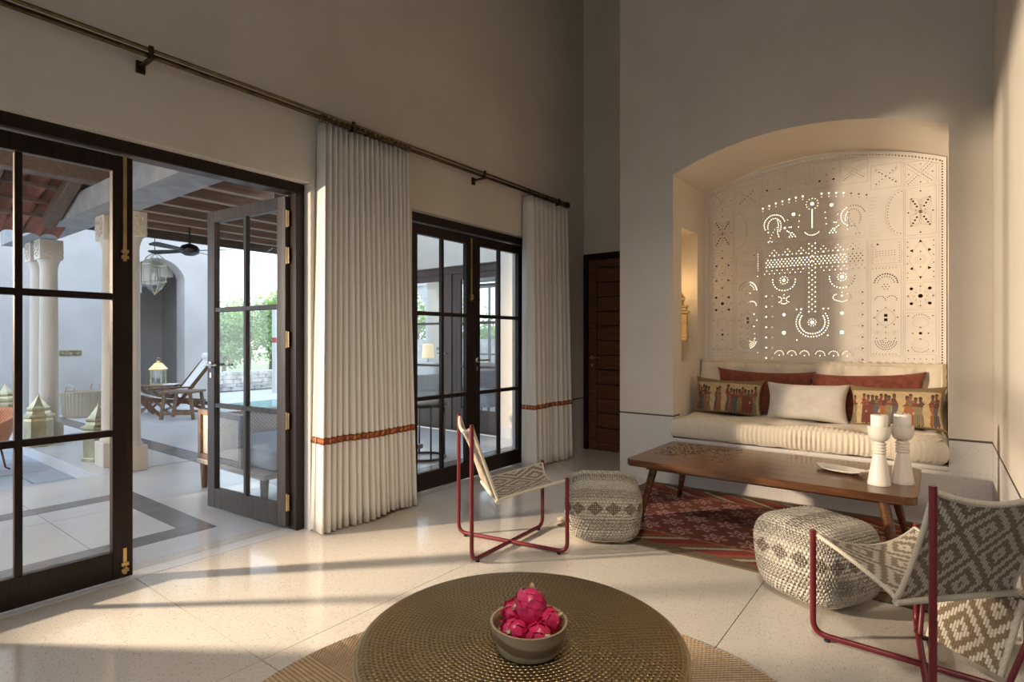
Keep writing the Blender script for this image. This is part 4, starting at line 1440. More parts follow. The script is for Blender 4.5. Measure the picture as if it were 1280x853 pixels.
# ---------------------------------------------------------------- sling chairs
CW, CB, CF = .24, -.27, .27
BK, FR_ = .74, .43
def sling_surface():
    # profile from the back top down to the crease and up to the front
    prof = []
    P0, P1, P2 = Vector((CB + .005, BK - .01)), Vector((-.125, .335)), Vector((CF - .004, FR_ - .012))
    for k in range(14): prof.append(P0.lerp(P1, k / 14))
    for k in range(15): prof.append(P1.lerp(P2, k / 14))
    L = [0]
    for a, b in zip(prof[:-1], prof[1:]): L.append(L[-1] + (b - a).length)
    nu = 28; nv = len(prof) - 1
    vs_, uvs, fs_ = [], [], []
    for j, p in enumerate(prof):
        t = j / nv; tb = min(1, t * 2); ta = max(0, t * 2 - 1)
        if t < .5: half = CW - .010 - .012 * math.sin(PI * tb * .9)
        else: half = CW - .012 - .014 * math.sin(PI * min(1, ta * 1.0)) * .8
        if abs(t - .5) < .02: half = CW - .004
        for i in range(nu + 1):
            y = -1 + 2 * i / nu
            k = 1 - y * y
            x, z = p.x, p.y
            if t < .5:
                f = (1 - tb)
                x -= .020 * k * f; z -= .045 * k * f ** 2
            else:
                f = ta
                z -= .050 * k * f * f + .012 * k * math.sin(PI * f); x -= .030 * k * f * f
            vs_.append((x, y * half, z)); uvs.append((y * (CW - .012), L[j]))
    for j in range(nv):
        for i in range(nu):
            a = j * (nu + 1) + i
            fs_.append((a, a + 1, a + nu + 2, a + nu + 1))
    me = bpy.data.meshes.new('sling'); me.from_pydata(vs_, [], fs_)
    ul = me.uv_layers.new(name='UVMap')
    for lp in me.loops: ul.data[lp.index].uv = uvs[lp.vertex_index]
    edges = [[vs_[j * (nu + 1)] for j in range(nv + 1)], [vs_[j * (nu + 1) + nu] for j in range(nv + 1)],
             [vs_[i] for i in range(nu + 1)], [vs_[nv * (nu + 1) + i] for i in range(nu + 1)], [vs_[14 * (nu + 1) + i] for i in range(nu + 1)]]
    return me, edges
def sling_chair(label, loc, rz):
    t = thing('sling_chair', label, 'chair', loc, rz, 'red-framed sling chairs')
    me, ed = sling_surface()
    r = .0115
    for s in (1, -1):
        zz = .020
        path = fillet([(CB, s * CW, BK + .01), (CB, s * CW, zz), (CF, -s * CW, zz), (CF, -s * CW, FR_ + .005)], .055, 7)
        MB().tube(path, r, 12).build('tube_frame', M['red_metal'], t, smooth=50)
    for (sx, sy) in ((CB, CW), (CB, -CW), (CF, CW), (CF, -CW)):
        q = .86
        MB().lathe([(0, 0), (.011, 0), (.012, .004), (.012, .012), (0, .012)], 12, (sx * q, sy * q, 0)).build('foot_pad', M['rubber'], t)
    sl = place('woven_sling', me, M['sling'], t, smooth=True, solid=.009)
    for e in ed[:2]:
        MB().tube(e, .0085, 8).build('rolled_edge', M['cord_edge'], t, smooth=60)
    MB().tube(ed[2], .0105, 8).build('rolled_edge', M['cord_edge'], t, smooth=60)
    MB().tube(ed[3], .0075, 8).build('rolled_edge', M['cord_edge'], t, smooth=60)
    MB().tube([Vector(p) + Vector((.0, 0, -.012)) for p in ed[4]], .013, 8).build('crease_bar', M['cord_edge'], t, smooth=60)
    return t
def chair_from_px(b_px, b_py, f_px, f_py, label, side, extra=0.0):
    B = at(b_px, b_py, BK); Fp = at(f_px, f_py, FR_)
    d = Vector((Fp.x - B.x, Fp.y - B.y)); ang = math.atan2(d.y, d.x) + math.radians(extra)
    dn = Vector((math.cos(ang), math.sin(ang))); wdir = Vector((-dn.y, dn.x)) * side
    c = (Vector((B.x, B.y)) + Vector((Fp.x, Fp.y))) / 2 + wdir * CW
    return sling_chair(label, (c.x, c.y, 0), ang)
ch1 = chair_from_px(590.5, 533, 709, 600, 'red-framed woven sling chair in front of the glazed door', 1, 4.5)
ch2 = chair_from_px(1160, 610, 1020, 666, 'red-framed woven sling chair in the right foreground seen from behind', -1)

# low woven rest standing under the right-hand chair
pA, pB = at(1160, 796, .035), at(1251, 846, .035)
dv = (pB - pA).normalized(); nv_ = Vector((-dv.y, dv.x, 0))
if nv_.y < 0: nv_ = -nv_
t = thing('sling_footrest', 'low woven sling footrest behind the right-hand chair, its panel in the sun', 'footrest', (pB.x, pB.y, 0))
wd_ = .27
up = (nv_ * .10 + Vector((0, 0, .255)))
def Lc(a, b): return Vector((0, 0, .035)) - dv * a + up * b
mb = MB(); vs_ = []; uvs = []
N1, N2 = 14, 10
for j in range(N2 + 1):
    for i in range(N1 + 1):
        p = Lc(wd_ * i / N1, j / N2); vs_.append(tuple(p)); uvs.append((i / N1 * wd_ - .16, j / N2 * .275 + .04))
me = bpy.data.meshes.new('woven_panel')
me.from_pydata(vs_, [], [(j * (N1 + 1) + i, j * (N1 + 1) + i + 1, (j + 1) * (N1 + 1) + i + 1, (j + 1) * (N1 + 1) + i) for j in range(N2) for i in range(N1)])
ul = me.uv_layers.new(name='UVMap')
for lp in me.loops: ul.data[lp.index].uv = uvs[lp.vertex_index]
place('woven_panel', me, M['sling'], t, solid=.012)
vs2 = [tuple(Vector(p) + 0 * up) for p in vs_]
vs2 = []
for j in range(N2 + 1):
    for i in range(N1 + 1):
        p = Lc(wd_ * i / N1, 1.0) + (nv_ * .12 - Vector((0, 0, .02))) * (j / N2); vs2.append(tuple(p))
me2 = bpy.data.meshes.new('woven_top')
me2.from_pydata(vs2, [], [(j * (N1 + 1) + i, j * (N1 + 1) + i + 1, (j + 1) * (N1 + 1) + i + 1, (j + 1) * (N1 + 1) + i) for j in range(N2) for i in range(N1)])
ul = me2.uv_layers.new(name='UVMap')
for lp in me2.loops: ul.data[lp.index].uv = uvs[lp.vertex_index]
place('woven_top', me2, M['sling'], t, solid=.012)
for a in (0, wd_):
    MB().tube([Lc(a, 0), Lc(a, 1)], .010, 8).build('rolled_edge', M['cord_edge'], t, smooth=60)
for a in (-.028, wd_ + .028):
    p0 = Lc(a, 1.0) + Vector((0, 0, .0)); p1 = Lc(a, .62) - nv_ * .02 + dv * (.030 if a < 0 else -.03); p2 = Lc(a, -.10); p3 = p2 + nv_ * .34
    p2.z = .012; p3.z = .012
    MB().tube(fillet([p0 + nv_ * .02, p1, p2, p3, p3 + Vector((0, 0, .25))], .03), .0095, 10).build('tube_frame', M['red_metal'], t, smooth=50)

# ---------------------------------------------------------------- poufs
def pouf(label, c, size, rz, squash=1.0):
    w, d, h = size
    bm = bmesh.new()
    bmesh.ops.create_cube(bm, size=2.0)
    bmesh.ops.subdivide_edges(bm, edges=bm.edges[:], cuts=30, use_grid_fill=True)
    uvl = bm.loops.layers.uv.new('UVMap')
    rnd = random.Random(int(abs(c[0]) * 100))
    faces = {}
    for f in bm.faces:
        n = f.normal; faces[f.index] = ('t' if n.z > .5 else 'b' if n.z < -.5 else 'x' if abs(n.x) > .5 else 'y')
    orig = {v.index: v.co.copy() for v in bm.verts}
    for v in bm.verts:
        p = orig[v.index]; k = 4.2
        q = (abs(p.x) ** k + abs(p.y) ** k + abs(p.z) ** k) ** (1 / k)
        s = p / q
        bulge = 1 + .05 * (1 - s.z ** 2)
        dent = -.03 * (1 - min(1, (s.x ** 2 + s.y ** 2))) if s.z > 0 else 0
        wob = 1 + .018 * math.sin(3 * s.x + 2 * s.z + c[0] * 9) + .012 * math.sin(5 * s.y + 3 * s.z + c[1] * 7)
        knob = .0035 * math.sin(orig[v.index].x * 55) * math.sin(orig[v.index].z * 50 + orig[v.index].y * 50)
        v.co = Vector((s.x * w / 2 * bulge * wob * .98, s.y * d / 2 * bulge * wob * .98, (s.z + dent) * h / 2 + h / 2)) + s * knob
    for f in bm.faces:
        kx = faces[f.index]
        for lp in f.loops:
            p = orig[lp.vert.index]; co = lp.vert.co
            if kx == 'y': u, vv = p.x * w / 2, (p.z + 1) / 2 * h
            elif kx == 'x': u, vv = p.y * d / 2 + .03, (p.z + 1) / 2 * h
            elif kx == 't': u, vv = p.x * w / 2, h + (p.y + 1) / 2 * d * .75
            else: u, vv = p.x * w / 2, 0.02
            lp[uvl].uv = (u, vv)
        f.smooth = True
    me = bpy.data.meshes.new('pouf'); bm.to_mesh(me); bm.free()
    t = thing('pouf', label, 'pouf', c, rz, 'knotted poufs')
    place('cover', me, M['pouf'], t)
    mn = min(v.co.z for v in me.vertices)
    return t
p1 = at(757, 656)
pouf('cream and brown knotted pouf beside the left sling chair', (-1.665, 3.12, .0), (.44, .44, .375), math.radians(31))
pouf('cream and brown knotted pouf in front of the right sling chair', (-.465, 2.985, .009), (.43, .44, .375), math.radians(62))
# small tassel of the left pouf lying on the floor
tp_ = at(697, 652)
o = MB().tube([(0, 0, .012), (.03, .01, .016), (.07, .015, .012), (.09, .02, .010)], [.012, .016, .013, .006], 8).build('tassel', M['wicker'], smooth=True)
o.location = (tp_.x, tp_.y, 0); o.rotation_euler = (0, 0, .5)
tag(o, 'short woven tassel lying on the floor between chair and pouf', 'tassel')

# ---------------------------------------------------------------- curtains and rod
ROD_X, ROD_Z = -3.055, 2.585
def curtain(label, y0, y1, yb0, yb1, npl, seed):
    rnd = random.Random(seed)
    zt, zb = ROD_Z - .020, .012
    ph = [rnd.uniform(-.5, .5) for _ in range(npl + 2)]
    am = [rnd.uniform(.75, 1.2) for _ in range(npl + 2)]
    def P(s, t, off=0.0):
        # s across, t down 0..1
        k = s * npl
        i = int(min(npl - 1, k)); f = k - i
        A = (.022 + .026 * t) * (am[i] * (1 - f) + am[i + 1] * f)
        ang = 2 * PI * (k + .16 * t * (ph[i] * (1 - f) + ph[i + 1] * f))
        ya = y0 + (y1 - y0) * s; yb = yb0 + (yb1 - yb0) * s
        y = ya + (yb - ya) * t ** 1.3 + .006 * t * math.sin(ang * 2)
        x = ROD_X + .004 + A * math.cos(ang) + .018 * t * math.sin(9 * s + seed) - .02 * (1 - t)
        if s < .06:           # leading edge turned back to the wall
            q = s / .06
            x = XW + .012 + (x - XW - .012) * math.sin(q * PI / 2)
            y = y + .055 * (1 - q) 
        z = zt + (zb - zt) * t + (.02 * math.sin(7 * s + seed) * t if t > .98 else 0)
        x += off
        return (x, y, max(.010, z))
    t = thing('curtain', label, 'curtain', (0, 0, 0), 0, 'ivory curtains')
    NU, NV = npl * 14, 26
    MB().grid(lambda s, tt: P(s, tt), NU, NV).build('curtain_cloth', M['curtain'], t, smooth=True, solid=.004)
    # embroidered trim follows the folds
    ta = (zt - .598) / (zt - zb); tb = (zt - .556) / (zt - zb)
    def nrm(s, tt):
        e = .002
        a, b = Vector(P(max(0, s - e), tt)), Vector(P(min(1, s + e), tt))
        d = (b - a); n = Vector((d.y, -d.x, 0)).normalized()
        return n if n.x > -10 else n
    vs_, uvs = [], []
    for j in range(2):
        tt = ta + (tb - ta) * j; arc = 0; prev = None
        for i in range(NU + 1):
            s = i / NU; p = Vector(P(s, tt))
            if prev is not None: arc += (p - prev).length
            prev = p
            q = p + nrm(s, tt) * .0035
            vs_.append(tuple(q)); uvs.append((arc, 1 - j))
    me = bpy.data.meshes.new('trim')
    me.from_pydata(vs_, [], [(i, i + 1, NU + 2 + i, NU + 1 + i) for i in range(NU)])
    ul = me.uv_layers.new(name='UVMap')
    for lp in me.loops: ul.data[lp.index].uv = uvs[lp.vertex_index]
    o = place('embroidered_trim', me, M['trim'], t, smooth=True, solid=.0015)
    o['label'] = 'narrow orange embroidered band'
    for k in range(npl + 1):
        s = min(1, max(.02, k / npl)); y = y0 + (y1 - y0) * s
        n = 16; R_ = .022
        MB().tube([(ROD_X + R_ * math.cos(2 * PI * q / n), y, ROD_Z - .004 + R_ * math.sin(2 * PI * q / n)) for q in range(n)], .0028, 6, closed=True).build('curtain_ring', M['rod_metal'], t, smooth=True)
    return t
yc0, _ = on_x(399, ROD_X); yc1, _ = on_x(514, ROD_X + .03)
yb0, _ = on_x(391, ROD_X); yb1, _ = on_x(521, ROD_X + .03)
curtain('wide ivory curtain with orange trim between the two glazed doors', yc0, yc1, yb0, yb1, 18, 3)
yd0, _ = on_x(660, ROD_X); yd1, _ = on_x(712, ROD_X + .03)
curtain('narrower ivory curtain with orange trim near the mahogany door', yd0, yd1, yd0 - .02, yd1 - .0, 9, 6)
ye, _ = on_x(706, ROD_X)
M['rod_brass'] = stone('dull_rod_brass', (.16, .12, .06), (.26, .20, .10), 20, .34, 1.0)
t = thing('curtain_rod', 'long dark brass double curtain rod above the glazed doors', 'curtain rod', (0, 0, 0))
MB().tube([(ROD_X, -1.2, ROD_Z), (ROD_X, ye, ROD_Z)], .0125, 10).build('rod', M['rod_metal'], t, smooth=50)
MB().tube([(ROD_X + .008, -1.2, ROD_Z + .026), (ROD_X + .008, ye, ROD_Z + .026)], .0085, 10).build('rod', M['rod_brass'], t, smooth=50)
MB().lathe([(0, 0), (.016, 0), (.018, .012), (.026, .02), (.032, .035), (.032, .055), (.024, .066), (0, .068)], 18, M_=Matrix.Translation((ROD_X, ye, ROD_Z + .012)) @ Matrix.Rotation(-PI / 2, 4, 'X')).build('finial', M['rod_metal'], t, smooth=50)
for px in (187, 440, 604, 697):
    yb_, _ = on_x(px, ROD_X)
    mb = MB().box(XW, XW + .010, yb_ - .02, yb_ + .02, ROD_Z - .055, ROD_Z + .005)
    mb.box(XW, ROD_X + .03, yb_ - .010, yb_ + .010, ROD_Z - .026, ROD_Z - .014)
    mb.box(ROD_X + .014, ROD_X + .026, yb_ - .010, yb_ + .010, ROD_Z - .02, ROD_Z + .040)
    mb.build('bracket', M['rod_metal'], t)

# ---------------------------------------------------------------- terrace and veranda floors
tf = struct(MB().box(-6.0, XO, -4.2, 5.5, -.12, -.010).build('floor_terrace', M['grout']))
slabs(tf, [-5.98, -4.69, -3.455], [-4.1, -1.48, 1.12, 3.72, 5.48], M['marble'], 'floor_slab')
vf = struct(MB().box(-11.4, -6.0, 1.8, 5.0, -.12, -.010).build('floor_veranda', M['grout']))
slabs(vf, [-11.39, -10.0, -8.7, -7.35, -6.0], [1.82, 3.4, 4.98], M['marble'], 'floor_slab')
MB().box(-11.4, -5.98, 1.775, 1.82, -.20, 0).build('step_riser', M['marble'], vf)
def inlay(x0, x1, y0, y1, parent=tf):
    MB().box(x0, x1, y0, y1, -.004, .0015).build('stone_inlay', M['inlay'], parent)
inlay(-5.15, -3.72, 1.575, 1.75); inlay(-3.895, -3.72, -4.0, 1.575); inlay(-5.15, -4.975, -4.0, 1.575)
inlay(-6.0, -3.72, 2.55, 2.74); inlay(-11.0, -6.0, 2.55, 2.78, vf); inlay(-3.895, -3.72, 2.74, 5.3)
court = struct(MB().box(-16, -5.98, -9, 1.8, -.30, -.135).build('floor_courtyard', M['mortar']))
xs = [-6.0 - .62 * k for k in range(9)]
for i in range(8):
    for j in range(7):
        sh = (.31 if i % 2 else 0)
        y0_ = 1.78 - .62 * (j + 1) + sh; y1_ = min(1.78, y0_ + .62)
        MB().box(xs[i + 1] + .006, xs[i] - .006, y0_ + .006, y1_ - .006, -.14, -.11 - .004 * ((i * 3 + j) % 3)).build('slate_slab', M['slate'], court)
# plain courtyard beyond the slabs that show
MB().box(-16, -11.0, -9, 1.78, -.14, -.115).build('far_paving', M['slate'], court)
MB().box(-11.0, -6.0, -9, -2.9, -.14, -.115).build('far_paving', M['slate'], court)

# unseen screen added at the left to block flood lamp spill
struct(MB().box(-4.93, -4.87, -1.6, -.42, 0, 1.37).box(-4.93, -4.87, -.42, .72, 0, 2.55).build('wall_flood_blocker', M['plaster_out']))
struct(MB().box(-9.0, -8.8, -9.0, -2.5, -.12, 2.4).build('wall_courtyard', M['plaster_out']))

# ---------------------------------------------------------------- columns
def column(label, x, y, rot=0.0):
    t = thing('stone_column', label, 'column', (x, y, 0), rot, 'pale stone veranda columns')
    MB().box(-.118, .118, -.118, .118, 0, .235).build('base', M['column'], t, bevel=.010)
    mb = MB().lathe([(.110, .235), (.109, .25), (.100, .262), (.096, .29), (.094, .34), (.091, 1.0), (.087, 1.7), (.084, 2.05), (.087, 2.08), (.092, 2.11), (.102, 2.14), (.112, 2.165)], 32)
    mb.build('shaft', M['column'], t, smooth=50)
    c = MB().box(-.114, .114, -.114, .114, 2.165, 2.40).build('capital', M['column'], t, bevel=.008)
    # carved panel on each face of the capital
    for k in range(4):
        rnd = random.Random(k); mb = MB()
        for q in range(46):
            a, b = rnd.uniform(-.088, .088), rnd.uniform(2.20, 2.37)
            mb.obox((a, -.117, b), (rnd.uniform(.010, .024), .012, rnd.uniform(.008, .02)), (0, rnd.uniform(0, 3), 0))
        R_ = Matrix.Rotation(k * PI / 2, 4, 'Z')
        mb.v = [tuple(R_ @ Vector(p)) for p in mb.v]
        mb.build('carving', M['column'], c)
    return t
M['white_ash'] = wood('pale_seat_frame', (.30, .24, .18), (.46, .39, .31), .5, (2, 10, 10))
M['column'] = stone('veined_sandstone', (.50, .44, .36), (.68, .62, .53), 2.4, .6, bstr=.25, bscale=40, stretch=(1.5, 1.5, .35), lo=.3, hi=.7, detail=6)
cA = at(174, 586); cB = at(141, 581)
column('pale stone column nearest the open door leaf', cA.x, 2.02)
column('pale stone column paired with the nearest one, seen through the shut leaf', cB.x, 2.02)
x_, _ = on_y(61, 2.02)
column('front column of the far pair behind the brass lantern', x_, 2.02)
column('rear column of the far pair, partly hidden', x_ - .40, 2.02)

# ---------------------------------------------------------------- beams and veranda ceiling
struct(MB().box(-5.2, XO, 1.76, 2.06, 2.40, 2.93).box(-9.4, -5.2, 1.76, 2.06, 2.40, 2.60).box(-9.4, -5.2, 1.98, 2.06, 2.60, 2.93).build('beam_concrete', M['concrete']))
vc = struct(MB().box(-9.25, -6.2, 2.06, 5.45, 2.93, 3.02).box(-6.2, XO, 2.06, 3.4, 2.93, 3.02).build('ceiling_veranda', M['board']))  # unseen gap left beside the wing so sky light brightens it
xj = -3.75
while xj > -9.2:
    MB().box(xj - .05, xj + .05, 2.06, 5.42 if xj < -6.2 else 3.4, 2.76, 2.93).build('joist', M['joist'], vc, bevel=.004, seg=1)
    xj -= .55
MB().box(-9.27, -9.20, 2.06, 5.45, 2.72, 3.02).build('fascia', M['rafter'], vc)

# eave over the courtyard edge: beam, rafters, battens and clay tiles
ev = struct(MB().box(-6.09, -5.93, -1.0, 1.97, 2.60, 2.82).build('beam_eave', M['rafter'], bevel=.006))
def slope(x): return 2.83 + (x + 6.0) * .38          # roof height falls outwards
for y_ in (1.68, 1.14, .60, .06, -.48, -.94):
    MB().bar((-3.5, y_, slope(-3.5) - .05), (-7.05, y_, slope(-7.05) - .05), .10, .12).build('rafter', M['rafter'], ev, bevel=.006)
for k in range(15):
    x = -3.6 - k * .25
    MB().box(x - .025, x + .025, -1.0, 1.94, slope(x) + .012, slope(x) + .042).build('batten', M['rafter'], ev)
tile = MB()
n = 7
for s_ in (0, 1):
    pass
def tile_mesh():
    mb = MB(); L = .34; r = .085
    def P(u, v, o): 
        a = PI * (.08 + .84 * u)
        x = -L / 2 + L * v
        return (x, (r - o) * math.cos(a), (r - o) * math.sin(a) * .62)
    mb.grid(lambda u, v: P(u, v, 0), 8, 1); mb.grid(lambda u, v: P(u, v, .012), 8, 1)
    mb.grid(lambda u, v: P(u, 0, .012 * v), 8, 1); mb.grid(lambda u, v: P(u, 1, .012 * v), 8, 1)
    return mb.mesh('roof_tile')
tm = tile_mesh(); tm.materials.append(M['clay'])
for p in tm.polygons: p.use_smooth = True
for i in range(15):
    for j in range(18):
        o = link(bpy.data.objects.new('roof_tile', tm), ev)
        x = -3.62 - .27 * i
        o.location = (x, -.88 + .158 * j, slope(x) + .05 + .01 * ((i + j) % 2)); o.rotation_euler = (0, -math.atan(.38), 0)

# ---------------------------------------------------------------- far plastered wall with arch, pool, garden
WX = -11.4
wy0, wy1 = 1.2, 5.32
ya, _ = on_x(163, WX); yb, _ = on_x(231, WX)
arch = arch_pts(ya, yb, 2.38, 2.72, 16)
mb = MB()
mb.box(WX - .35, WX, wy0, ya, 0, 4.2); mb.box(WX - .35, WX, yb, wy1, 0, 4.2)
mb.prism([(ya, 2.38)] + arch[1:-1] + [(yb, 2.38), (yb, 4.2), (ya, 4.2)], WX - .35, WX, 'x')
wv = struct(mb.build('wall_veranda', M['plaster_out'], smooth=30))
mb = MB().box(WX - 1.9, WX - 1.8, ya - .6, yb + .5, 0, 4.0).box(WX - 1.8, WX - .35, yb + .3, yb + .4, 0, 4.0).box(WX - 1.8, WX - .35, ya - .6, ya - .5, 0, 4.0)
mb.build('stair_hall_wall', M['plaster_out'], wv)
for k in range(6):
    MB().box(WX - 1.8, WX - .4, ya - .5 + k * .27, ya - .22 + k * .27, 2.60 - (5 - k) * .17, 3.6).build('stair_soffit_step', M['plaster_out'], wv)
MB().box(WX - 1.8, WX + .02, ya - .5, yb + .3, -.05, .02).build('stair_hall_floor', M['marble'], wv)
# socket plate
yp, zp = on_x(88, WX)
t = thing('switch_plate', 'small brass plate with three switches on the veranda wall', 'switch plate', (WX, yp, hgt(441.5, zp)))
MB().box(0, .008, -.15, .15, -.045, .045).build('plate', M['old_brass'], t, bevel=.003)
for k in (-1, 0, 1):
    MB().lathe([(0, 0), (.026, 0), (.024, .012), (.008, .016), (.006, .03), (0, .03)], 12, M_=Matrix.Translation((.008, k * .09, 0)) @ Matrix.Rotation(PI / 2, 4, 'Y')).build('switch', M['black'] if k == 5 else M['chrome'], t, smooth=40)
# basket by the wall
bk = at(105, 521)
t = thing('wicker_basket', 'round pale wicker laundry basket with handles against the veranda wall', 'basket', (bk.x - .05, bk.y, 0))
mb = MB(); ns = 40
pr = [(.235, 0), (.25, .02), (.268, .20), (.275, .38), (.282, .39), (.282, .405), (.268, .405), (.262, .38), (.25, .20), (.235, .02), (0, .02)]
mb.lathe(pr, ns); mb.build('basket_wall', M['wicker'], t, smooth=50)
mb = MB()
for k in range(36):
    a = 2 * PI * k / 36
    mb.tube([(.25 * math.cos(a), .25 * math.sin(a), .01), (.270 * math.cos(a), .270 * math.sin(a), .20), (.279 * math.cos(a), .279 * math.sin(a), .39)], .007, 5)
mb.build('stakes', M['wicker'], t)
for k in (0, PI):
    a = k - .9
    c = Vector((.272 * math.cos(a), .272 * math.sin(a), .40)); s_ = Vector((-math.sin(a), math.cos(a), 0))
    MB().tube([c - s_ * .07, c - s_ * .06 + Vector((0, 0, .09)), c + Vector((0, 0, .12)), c + s_ * .06 + Vector((0, 0, .09)), c + s_ * .07], .009, 6).build('handle', M['wicker'], t, smooth=True)

# brass pagoda lanterns on the veranda step
def pagoda(label, x, y, h, rot=0.0):
    k = h / .62
    t = thing('brass_lantern', label, 'lantern', (x, y, 0), rot, 'brass pagoda lanterns')
    MB().lathe([(.150 * k, 0), (.152 * k, .03 * k), (.138 * k, .04 * k)], 6).build('foot', M['old_brass'], t)
    MB().lathe([(.136 * k, .04 * k), (.138 * k, .30 * k), (.128 * k, .335 * k)], 6).build('body', M['old_brass'], t)
    MB().lathe([(.150 * k, .335 * k), (.162 * k, .345 * k), (.162 * k, .365 * k), (.120 * k, .385 * k), (.105 * k, .415 * k), (.112 * k, .43 * k), (.112 * k, .45 * k), (.085 * k, .475 * k), (.050 * k, .525 * k), (.022 * k, .57 * k), (.012 * k, .585 * k), (.006 * k, .62 * k), (0, .622 * k)], 6).build('lid', M['old_brass'], t)
    return t
q = at(72, 553)
pagoda('hexagonal brass lantern standing before the far columns', q.x + .10, q.y - .20, .60, .3)
q = at(128, 575)
pagoda('hexagonal brass lantern beside the base of the paired column', q.x - .05, q.y - .02, .58, .5)
q = at(6, 530)
pagoda('hexagonal brass lantern at the left edge, by the lattice screen', q.x, q.y, .60, .1)

# orange wicker chair at the left edge of the courtyard
q = at(-27, 592, -.11)
t = thing('wicker_chair', 'orange wicker chair cut off by the left edge of the photo', 'chair', (q.x, q.y, -.11), .6)
def shell(u, v):
    a = PI * (1.15 - 1.3 * u); r = .20 + .11 * v
    return (r * math.cos(a), r * math.sin(a), .26 + .36 * v * (.62 + .38 * math.sin(PI * u)))
MB().grid(shell, 24, 8).build('seat_shell', M['orange_wicker'], t, smooth=True, solid=.02)
MB().lathe([(0, .24), (.20, .24), (.215, .26), (.205, .285), (0, .275)], 24).build('seat', M['orange_wicker'], t, smooth=50)
for k in range(4):
    a = PI / 4 + k * PI / 2
    MB().tube([(.16 * math.cos(a), .16 * math.sin(a), .25), (.20 * math.cos(a), .20 * math.sin(a), .03), (.235 * math.cos(a), .235 * math.sin(a), .008)], .009, 8).build('leg', M['red_metal'], t, smooth=True)

# pierced lattice screen and old house beyond the court
YJ = 2.9
q = at(17, 505)
jx, jz = on_y(8, 2.35); jx2, _ = on_y(25, 2.35)
t = thing('lattice_screen', 'tall white stone lattice screen far across the courtyard', 'screen', (jx, 2.35, 0))
W_ = jx2 - jx; Hh = 1.85
MB().box(0, .05, 0, .06, 0, Hh).box(W_ - .05, W_, 0, .06, 0, Hh).box(.05, W_ - .05, 0, .06, 0, .08).box(.05, W_ - .05, 0, .06, Hh - .10, Hh).build('frame', M['plaster_out'], t)
mb = MB()
nz_ = 14; nx_ = 3
for i in range(nx_):
    for j in range(nz_):
        x = .05 + (W_ - .10) * (i + .5) / nx_; z = .08 + (Hh - .18) * (j + .5) / nz_
        a, b = (W_ - .10) / nx_ / 2, (Hh - .18) / nz_ / 2
        for s_ in (-1, 1):
            mb.bar((x - a, .03, z - s_ * b), (x + a, .03, z + s_ * b), .03, .03)
mb.build('lattice', M['plaster_out'], t)
hx, hz = on_y(12, 6.5)
t = thing('old_house', 'old brick house with a pale tiled roof beyond the courtyard', 'house', (-20, 4.2, 0))
MB().box(-3, 0, -5, -.2, 0, 3.1).build('wall', M['brick_wash'], t)
MB().prism([(-5.2, 3.0), (0, 3.0), (0, 3.15), (-2.6, 4.9), (-5.2, 3.15)], -3.2, .25, 'x').build('roof', M['clay'], t)
mb = MB()
for k in range(3):
    MB().box(.0, .04, -4.2 + 1.4 * k, -3.5 + 1.4 * k, 1.0, 2.1).build('window', M['dark_wood'], t)

# folding lounge, stools, lantern by the far wall
lp = at(236, 521)
t = thing('lounge_chair', 'reclining wooden lounge chair with white canvas by the veranda wall', 'lounge chair', (lp.x - .50, lp.y - .10, 0), math.radians(80))
# faces local -x (towards the left), back rises to +x
for s_ in (-.30, .30):
    MB().bar((-.48, s_, .31), (.62, s_ , .16), .035, .06).build('seat_rail', M['ash'], t)
    MB().bar((.05, s_ * .92, .16), (.62, s_ * .92, .92), .035, .05).build('back_rail', M['ash'], t)
    MB().bar((-.45, s_ * .96, .36), (-.15, s_ * .96, 0), .035, .045).build('leg', M['ash'], t)
    MB().bar((.62, s_ * .96, .0), (.05, s_ * .96, .30), .035, .045).build('leg', M['ash'], t)
    MB().box(-.35, .30, s_ - .04, s_ + .04, .44, .465).build('arm_rest', M['ash'], t, bevel=.006)
def canvas(u, v):
    x = -.50 + .62 * u * 1.75; 
    if u < .55: x, z = -.42 + .52 * (u / .55), .34 - .16 * (u / .55) + .10 * (u / .55 - .5) ** 2
    else: k = (u - .55) / .45; x, z = .10 + .54 * k, .18 + .76 * k
    return (x, -.25 + .5 * v, z + .02)
MB().grid(canvas, 30, 6).build('canvas', M['white_cloth'], t, smooth=True, solid=.03)
MB().tube([(.60, -.23, .93), (.60, .23, .93)], .065, 14).build('head_roll', M['white_cloth'], t, smooth=60)
MB().tube([(.20, -.22, .36), (.20, .22, .36)], .06, 14).build('lumbar_roll', M['white_cloth'], t, smooth=60)
def folding_stool(label, px, py, w, h, rot):
    p = at(px, py)
    t = thing('folding_stool', label, 'stool', (p.x, p.y, 0), rot)
    for s_ in (-.20, .20):
        MB().bar((-w * .44, s_, .0), (w * .44, s_, h - .03), .03, .035).build('leg', M['ash'], t)
        MB().bar((w * .44, s_ * .86, .0), (-w * .44, s_ * .86, h - .03), .03, .035).build('leg', M['ash'], t)
    MB().box(-.5 * w, .5 * w, -.24, .24, h - .03, h).build('top', M['ash'], t, bevel=.005)
    MB().box(-.40 * w - .015, -.40 * w + .015, -.20, .20, .06, .09).build('stretcher', M['ash'], t)
    MB().box(.40 * w - .015, .40 * w + .015, -.20, .20, .06, .09).build('stretcher', M['ash'], t)
    return t, p
fs_t, fs_p = folding_stool('folding wooden side table carrying a small lantern', 198, 516, .50, .47, math.radians(50))
p = at(229, 523)
t = thing('foot_stool', 'square wooden footstool with slanted legs before the lounge chair', 'stool', (p.x, p.y, 0), math.radians(40))
